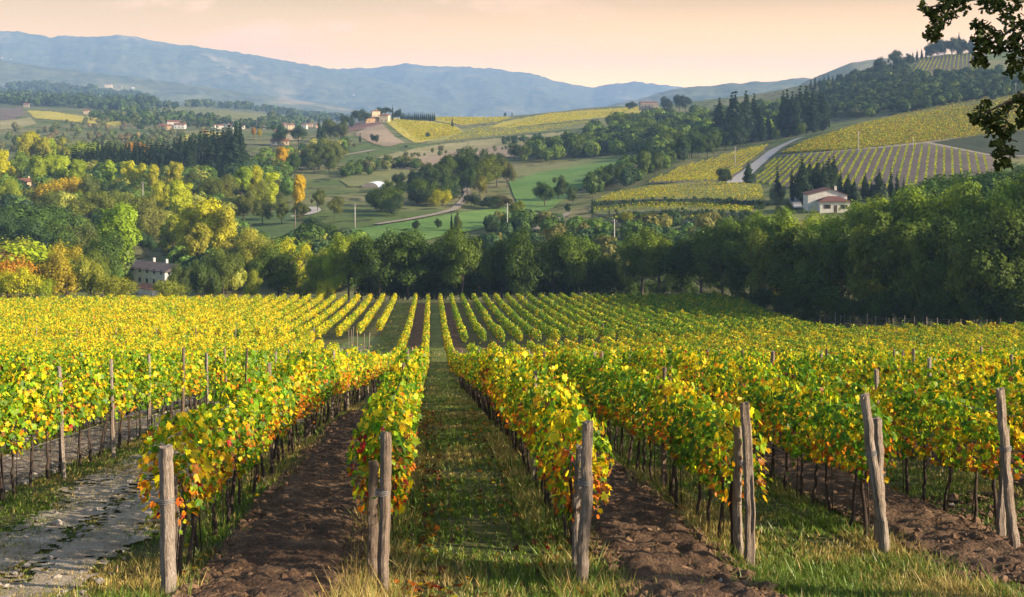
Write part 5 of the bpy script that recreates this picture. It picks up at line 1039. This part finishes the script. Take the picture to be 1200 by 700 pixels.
# white villa below the striped vineyard
vs_ = (967-600)/F*394; vx, vy = st2w(vs_, 394); vl = thing('villa', 'white house with red-brown tiled roofs below the striped vineyard', 'house', (vx, vy, hw(vx, vy)), R(-5)-PSI)
def gable_y(x0, x1, y0, y1, h, rise, parent, ov=.5):
    xm = x0*.42+x1*.58; v, f = boxes([(x0, x1, y0, y1, -2.5, h)]); v = np.concatenate([v, [(xm, y0, h+rise), (xm, y1, h+rise)]])
    link('wall', mesh_np('wall', v, [f, np.array([[4, 5, 8], [7, 6, 9]])], M['white']), parent)
    k = .16; a, b = x0-ov, x1+ov; c, d = y0-ov, y1+ov; ea, eb = h-rise*ov/(xm-x0)+.04, h-rise*ov/(x1-xm)+.04; r = h+rise+.04
    V = [(a, c, ea), (xm, c, r), (b, c, eb), (a, d, ea), (xm, d, r), (b, d, eb)]; V += [(p[0], p[1], p[2]+k) for p in V]
    Q = [[6, 7, 10, 9], [7, 8, 11, 10], [0, 3, 4, 1], [1, 4, 5, 2], [0, 1, 7, 6], [1, 2, 8, 7], [3, 9, 10, 4], [4, 10, 11, 5], [0, 6, 9, 3], [2, 5, 11, 8]]
    link('roof', mesh_np('roof', np.array(V, float), [np.array(Q)], M['browntile']), parent)
gable_y(-6.2, 6.4, -3.7, 6.0, 5.0, 1.9, vl)
box_part('wall', [(-3.2, 6.2, -9.2, -3.76, -2.5, 3.1)], M['white'], vl); roof_part(9.4, 5.9, 3.1, 1.5, 'hip', M['browntile'], vl, x=1.5, y=-6.5)
box_part('chimney', [(3.2, 3.9, 1.0, 1.7, 5.2, 7.6)], M['white'], vl); box_part('door', [(1.2, 2.2, -9.26, -9.1, -.2, 2.0)], M['shutter'], vl)
for p in (-.9, 4.4):
    wi = box_part('window', [(p-.55, p+.55, -9.25, -9.1, .9, 2.2)], M['glass'], vl); [box_part('shutter', [(*sh_, -9.28, -9.1, .9, 2.2)], M['shutter'], wi) for sh_ in ((p-1.1, p-.57), (p+.57, p+1.1))]
house(30, 612, 9, 8, 5.0, 1.6, R(25), M['cream'], M['tile'], 'two-storey house with red roof among the left valley trees', storeys=2, nwin=3, chim=1)
house(26, 603, 6, 6, 2.8, 1.2, R(25), M['stonewall'], M['tile'], 'low stone annex in front of the red-roofed left valley house', nwin=2, chim=0)
house(114, 600, 9, 6, 3.4, .25, 0, M['white'], M['greenroof'], 'shed with a flat pale green roof before the cypress wood', nwin=0, chim=0, name='shed', cat='shed')
VH_ = [(341, 152, 9, 8, 6, 'cream', .3, 'yellow-cream house in the hill village'), (333, 150, 8, 7, 5, 'stonewall', .5, 'stone house left of the cream village house'), (357, 151, 8, 7, 6, 'white', -.2, 'pale house right of the cream village house'), (364, 149, 7, 7, 5, 'ochre', .1, 'ochre house at the right of the village'), (341, 164, 16, 9, 6, 'cream', -.15, 'large cream house with brown roof at the foot of the village'),
       (326, 160, 7, 6, 5, 'white', .2, 'small white house at the left foot of the village'), (324, 170, 8, 6, 3, 'white', .0, 'low white building below the village trees'), (382, 147, 10, 7, 4, 'stonewall', 0, 'low stone house at the right end of the village'), (372, 150, 7, 6, 5, 'ochre', .3, 'small ochre house beside the village cypresses'), (334, 170, 6, 5, 3, 'cream', .1, 'small cream shed below the large village house')]
for (u, v, w, d, h, m, rz, lab) in VH_: house(u, depth_at(u, v, 650), w, d, h, 1.8, rz, M[m], M['tile'], lab, storeys=2 if h > 4 else 1, nwin=2, group='houses of the hill village')
for k, (u, v, w, h) in enumerate(((258, 151, 12, 5), (266, 149, 13, 6), (272, 151, 10, 5), (277, 149, 12, 7), (283, 151, 12, 5), (288, 149, 9, 5), (300, 148, 14, 7), (305, 149, 12, 6), (309, 151, 10, 5), (250, 150, 8, 4))):
    house(u, depth_at(u, v, 1100), w*.62, 7, h*.75, 1.4, rng.uniform(-.4, .4), M['white'], M['tile'], f'{ordw(k)} white house listed in the small distant white town behind the cypress wood' if False else ['wide low', 'second', 'tall-gabled', 'two-storey', 'low', 'narrow', 'largest right-hand', 'right-hand tall', 'right-hand low', 'smallest leftmost'][k]+' white house of the small town beyond the cypress wood', nwin=2, chim=0, group='houses of the white town')
for k, (u, v, w, h, m, lab) in enumerate(((204, 150, 16, 7, 'white', 'white house with red roof standing alone left of the white town'), (211, 151, 13, 5, 'white', 'lower white wing right of the lone white house'), (196, 152, 10, 4, 'ochre', 'ochre house left of the lone white house'), (190, 151, 7, 4, 'stonewall', 'small stone house at the left of the lone white house'), (173, 145, 7, 5, 'white', 'small white house with red roof at the end of the long yellow field'), (101, 134, 7, 5, 'cream', 'small cream house on the long yellow field'),
       (31, 126, 9, 5, 'stonewall', 'stone farmhouse above the striped left fields'), (127, 103, 34, 14, 'cream', 'castle-like cream palace on the wooded slope'), (140, 103, 22, 8, 'stonewall', 'stone building right of the cream palace'), (156, 104, 16, 8, 'white', 'small white house right of the stone building on the wooded slope'), (2, 68, 16, 6, 'cream', 'pale house on the mountain at the left edge'), (12, 70, 18, 5, 'cream', 'long pale house on the mountain near the left edge'),
       (255, 77, 20, 6, 'cream', 'pale house high on the distant mountain'), (266, 80, 26, 8, 'cream', 'cream house high on the distant mountain'), (414, 112, 16, 8, 'white', 'white house in the blue distance left of the hilltop villa'), (403, 121, 14, 7, 'white', 'white house in the blue valley left of the hilltop villa'), (576, 104, 20, 8, 'white', 'pale house on the far blue mountainside'))):
    house(u, depth_at(u, v, 900), w, w*.6, h, 2.0, rng.uniform(-.3, .3), M[m], M['tile'], lab, storeys=2 if h > 4 else 1, nwin=3, chim=0)
house(440, 1330, 9, 9, 12, 1.4, .3, M['cream'], M['tile'], 'tall cream tower house of the hilltop villa', kind='hip', storeys=3, nwin=2, name='villa', dz=0)
house(436, 1322, 14, 8, 5, 1.6, .2, M['ochre'], M['tile'], 'low ochre wing in front of the hilltop tower house', nwin=2)
house(451, 1320, 10, 8, 7, 1.6, -.2, M['cream'], M['tile'], 'cream house right of the hilltop tower house', nwin=2)
house(760, 1500, 22, 14, 10, 1.5, .05, M['stonewall'], M['tile'], 'large grey ruined-looking villa on the ridge skyline', storeys=3, nwin=5, chim=1, name='villa')
# curved white polytunnel below the dry field
def tunnel(u, t, w, d, h, label):
    s = (u-600)/F*t; x, y = st2w(s, t); r = thing('polytunnel', label, 'polytunnel', (x, y, hw(x, y)), R(82)-PSI)
    a = np.linspace(0, math.pi, 15); n = 15; V = [(sx_*w/2, -math.cos(q)*d/2, math.sin(q)*h) for sx_ in (-1, 1) for q in a]; i = np.arange(n-1)
    link('cover', mesh_np('cover', np.array(V), [np.stack([i, i+1, i+n+1, i+n], 1)], M['plastic'], smooth=True), r)
    for sx_, o in ((-1, 0), (1, n)): link('end_wall', mesh_np('end_wall', np.array(V)[o:o+n]*np.array([.998, .98, .98]), [np.arange(n)[None]], M['stonewall']), r)
tunnel(438, depth_at(438, 219, 500), 16, 9, 2.6, 'white curved polytunnel above the wooded bank')

# ------------------------------------------------------------------ poles and cables
def pole(u, vb, vt, label, mat='concrete', arm=True, tmin=300, t=None, group='utility poles'):
    t = depth_at(u, vb, tmin) if t is None else t; s = (u-600)/F*t; x, y = st2w(s, t); z = hw(x, y); h = -(vt-VH)/F*t-z
    r = thing('utility_pole', label, 'utility pole', (x, y, z), -PSI, group); link('shaft', tubes_mesh('shaft', [(np.array([[0, 0, -.5], [0, 0, h*.5], [0, 0, h]]), np.array([.20, .16, .12]))], M[mat], 8), r)
    if arm:
        box_part('crossarm', [(-.8, .8, -.19, -.13, h-.75, h-.60)], M['polewood'], r)
        for q in (-.7, .7): link('insulator', tubes_mesh('insulator', [(np.array([[q, -.16, h-.6], [q, -.16, h-.5], [q, -.16, h-.40]]), np.array([.05, .07, .03]))], M['white'], 6), r)
    return np.array([x, y, z+h-.42])
p1 = pole(416, 268, 239, 'pale concrete utility pole above the lower meadow, leftmost of three'); p2 = pole(594.5, 276, 238, 'pale concrete utility pole beside the light green tree'); p3 = pole(720, 299, 257, 'pale concrete utility pole in front of the terraces')
def cable(a, b, sag, label):
    q = np.linspace(0, 1, 24)[:, None]; p = a*(1-q)+b*q; p[:, 2] -= sag*4*(q*(1-q))[:, 0]
    link('power_cable', tubes_mesh('power_cable', [(p, np.full(24, .035))], M['wire'], 5), label=label, category='cable')
cable(p1, p2, 3.0, 'thin cable sagging between the left and middle concrete poles'); cable(p2, p3, 1.5, 'thin cable between the middle and right concrete poles')
st = at_px([751], [281], 300); cable(p3, np.array([st[0][0], st[1][0], st[2][0]+1.0]), .2, 'slanting stay cable right of the right concrete pole')
pole(744.5, 215, 193, 'slim brown wooden pole beside the tall light green tree', 'polewood', tmin=420); pole(861.5, 197, 172, 'pale pole beside the slanting vine rows and the road', tmin=420); pole(1006, 181, 154, 'thin grey pole at the top of the striped vineyard', tmin=450, arm=False); pole(1190.5, 112, 97, 'pale pole on the crest of the yellow hill', tmin=500, arm=False)
pole(1070, 176, 162, 'short grey pole right of the fork in the dirt track', arm=False, tmin=450); pole(167.5, 222, 213, 'pale pole in the left valley below the yellow poplars', t=520); pole(346, 256, 246, 'short pole at the bend of the pale track', 'polewood', t=450, arm=False)

# ------------------------------------------------------------------ fences
def fence(pts, label, hgt, step, tlist):
    P = np.array(pts, float); s = (P-600)/F*np.array(tlist); X, Y = st2w(s, np.array(tlist)); d = np.r_[0, np.cumsum(np.hypot(np.diff(X), np.diff(Y)))]
    q = np.arange(0, d[-1], step)+rng.normal(0, .12, len(np.arange(0, d[-1], step))); x, y = np.interp(q, d, X), np.interp(q, d, Y); z = HW(x, y)
    r = thing('wire_fence', label, 'fence', (x[0], y[0], z[0]))
    for k in range(len(q)):
        o = link('post', mid_post[k % 4], r); o.location = (x[k]-x[0], y[k]-y[0], z[k]-z[0]); o.scale = (1.2, 1.2, hgt/2.12*rng.uniform(.85, 1.15)); o.rotation_euler = (rng.normal(0, .05), rng.normal(0, .05), 0)
    w = link('wire', tubes_mesh('wire', [(np.stack([x-x[0], y-y[0], z-z[0]+hh], 1), np.full(len(q), .012)) for hh in (.4, .8, 1.2, 1.5)], M['wire'], 4), r)
fence([866, 905, 950, 1000, 1060, 1130, 1200, 1260], 'wire fence on grey wooden stakes along the foot of the dense wood', 1.75, 1.7, [222, 208, 190, 176, 168, 161, 157, 154])
fence([-12, 20, 62], 'wire fence with thin stakes at the left end of the yellow vines', 1.7, 2.6, [242, 245, 248])

# ------------------------------------------------------------------ oak overhanging on the right, close to the viewer
def pxp(u, v, t):
    s = (u-600)/F*t; x, y = st2w(s, t); return np.array([x, y, -(v-VH)/F*t])
ox, oy = st2w(11.2, 10.5); oz = hw(ox, oy)
ok = thing('oak_tree', 'dark oak branches with lobed leaves hanging into the top right corner', 'oak tree', (ox, oy, oz))
inv = np.array([ox, oy, oz])
LIMB = [([np.array([ox, oy, oz-.4]), np.array([ox+.1, oy, oz+2.2]), np.array([ox-.05, oy+.1, oz+4.6]), np.array([ox-.2, oy+.3, oz+7.2]), np.array([ox-.1, oy+.2, oz+9.5])], [.34, .29, .25, .16, .06]),
        ([np.array([ox-.05, oy+.1, oz+5.2]), pxp(1480, -60, 11), pxp(1330, -40, 11.2), pxp(1215, -12, 11.3), pxp(1150, -4, 11.3), pxp(1112, 5, 11.2), pxp(1079, 10, 11.1)], [.13, .09, .06, .035, .02, .011, .005]),
        ([pxp(1330, -40, 11.2), pxp(1250, -8, 11.6), pxp(1205, 22, 11.7), pxp(1178, 40, 11.7), pxp(1152, 60, 11.6)], [.045, .035, .022, .013, .005]),
        ([pxp(1205, 22, 11.7), pxp(1192, 50, 11.6), pxp(1186, 82, 11.5)], [.015, .010, .004]),
        ([np.array([ox, oy, oz+3.6]), pxp(1560, 110, 10.8), pxp(1380, 118, 11), pxp(1215, 106, 11.2), pxp(1180, 118, 11.2), pxp(1150, 134, 11.1), pxp(1141, 140, 11.1)], [.09, .06, .04, .022, .013, .007, .004]),
        ([pxp(1186, 116, 11.2), pxp(1178, 145, 11.2), pxp(1173, 175, 11.2), pxp(1176, 196, 11.2)], [.012, .008, .006, .003]),
        ([pxp(1112, 5, 11.2), pxp(1100, 22, 11.2), pxp(1090, 42, 11.2)], [.009, .006, .003]),
        ([pxp(1178, 40, 11.7), pxp(1160, 30, 11.6), pxp(1143, 32, 11.5)], [.009, .006, .003]),
        ([np.array([ox-.1, oy+.2, oz+6.4]), np.array([ox+1.5, oy-1, oz+8]), np.array([ox+2.6, oy-1.5, oz+8.8])], [.1, .06, .03]), ([np.array([ox-.1, oy+.2, oz+6]), np.array([ox-.6, oy-1.8, oz+7.4]), np.array([ox-.4, oy-3, oz+8])], [.1, .06, .03])]
def resample(p, r, n=14):
    p = np.array(p); d = np.r_[0, np.cumsum(np.linalg.norm(np.diff(p, axis=0), axis=1))]; q = np.linspace(0, d[-1], n)
    return np.stack([np.interp(q, d, p[:, i]) for i in range(3)], 1)+rng.normal(0, .006, (n, 3)), np.interp(q, d, r)
sp = []
for p, r in LIMB:
    a, b = resample(p, r); sp.append((a-inv, b))
link('trunk', tubes_mesh('trunk', sp, M['bark'], 8, .04), ok)
CL = [(1080, 9, 5), (1087, 12, 5), (1093, 20, 7), (1098, 30, 9), (1090, 38, 7), (1097, 42, 7), (1104, 10, 8), (1112, 20, 8), (1110, 3, 9), (1120, 8, 9), (1130, 3, 7), (1103, 24, 7), (1128, -4, 9), (1150, -2, 10), (1160, 6, 9), (1172, 8, 9), (1168, -4, 9), (1183, 12, 8), (1192, 2, 9), (1186, 24, 8), (1176, 20, 6),
      (1141, 30, 5), (1147, 36, 8), (1155, 33, 7), (1150, 46, 9), (1158, 52, 9), (1146, 58, 7), (1150, 68, 6), (1164, 42, 8), (1172, 48, 8), (1143, 74, 5), (1153, 74, 5), (1166, 60, 5), (1190, 44, 9), (1182, 54, 9), (1194, 60, 9), (1186, 70, 8), (1193, 78, 7), (1184, 83, 5), (1200, 30, 9), (1204, 50, 12), (1206, 72, 9), (1200, 90, 6),
      (1140, 140, 5), (1146, 136, 7), (1153, 128, 6), (1157, 122, 4), (1152, 144, 8), (1162, 138, 9), (1160, 150, 9), (1168, 146, 9), (1172, 156, 8), (1175, 134, 7), (1182, 126, 6), (1190, 118, 6), (1197, 116, 8), (1200, 128, 9), (1196, 144, 4), (1205, 140, 9), (1170, 166, 8), (1176, 172, 9), (1170, 182, 8), (1178, 188, 9), (1172, 196, 6), (1180, 160, 7), (1184, 150, 5), (1186, 178, 5)]
Pl = []
for (u, v, r) in CL:
    m = int(4+r*3.0); tq = 11.3
    for _ in range(m): Pl.append(pxp(u+rng.normal(0, r*.50), v+rng.normal(0, r*.50), tq+rng.normal(0, .16)))
for _ in range(2600):
    d = rng.normal(0, 1, 3); d /= np.linalg.norm(d); q = np.array([ox+.6, oy-.6, oz+7.2])+d*np.array([3.6, 3.4, 2.8])*rng.random()**.4
    s_, t_ = w2st(q[0], q[1])
    if t_ > .5 and 600+F*s_/t_ < 1222 and -60 < VH-F*q[2]/t_ < 760: continue
    if t_ < 1.2 and abs(s_) < 4: continue
    Pl.append(q)
for (ua, ub, va, vb, n) in ((1215, 1480, -70, 20, 700), (1215, 1480, 85, 160, 420), (1205, 1300, 20, 90, 260)):
    for _ in range(n): Pl.append(pxp(rng.uniform(ua, ub), rng.uniform(va, vb), 11.2+rng.normal(0, .4)))
for p, r in LIMB[1:6]:
    a, b = resample(p, r, 60)
    for q in a:
        s_, t_ = w2st(q[0], q[1])
        if 600+F*s_/t_ < 1235: continue
        for _ in range(int(rng.integers(0, 60))): Pl.append(q+rng.normal(0, .22, 3)+np.array([0, 0, -.08]))
Pl = np.array(Pl)-inv; n = len(Pl)
v, f = lobed(Pl, rng.normal(0, 1, (n, 3))+np.array([0, -.3, .5]), rng.uniform(.05, .085, n), OL)
c = np.where(rng.random((n, 1)) < .3, np.array([[.030, .046, .010]]), np.array([[.022, .038, .009]]))*np.exp(rng.normal(0, .25, (n, 1)))
link('crown', mesh_np('crown', v, [f], M['tree'], [np.concatenate([c, c])]), ok)
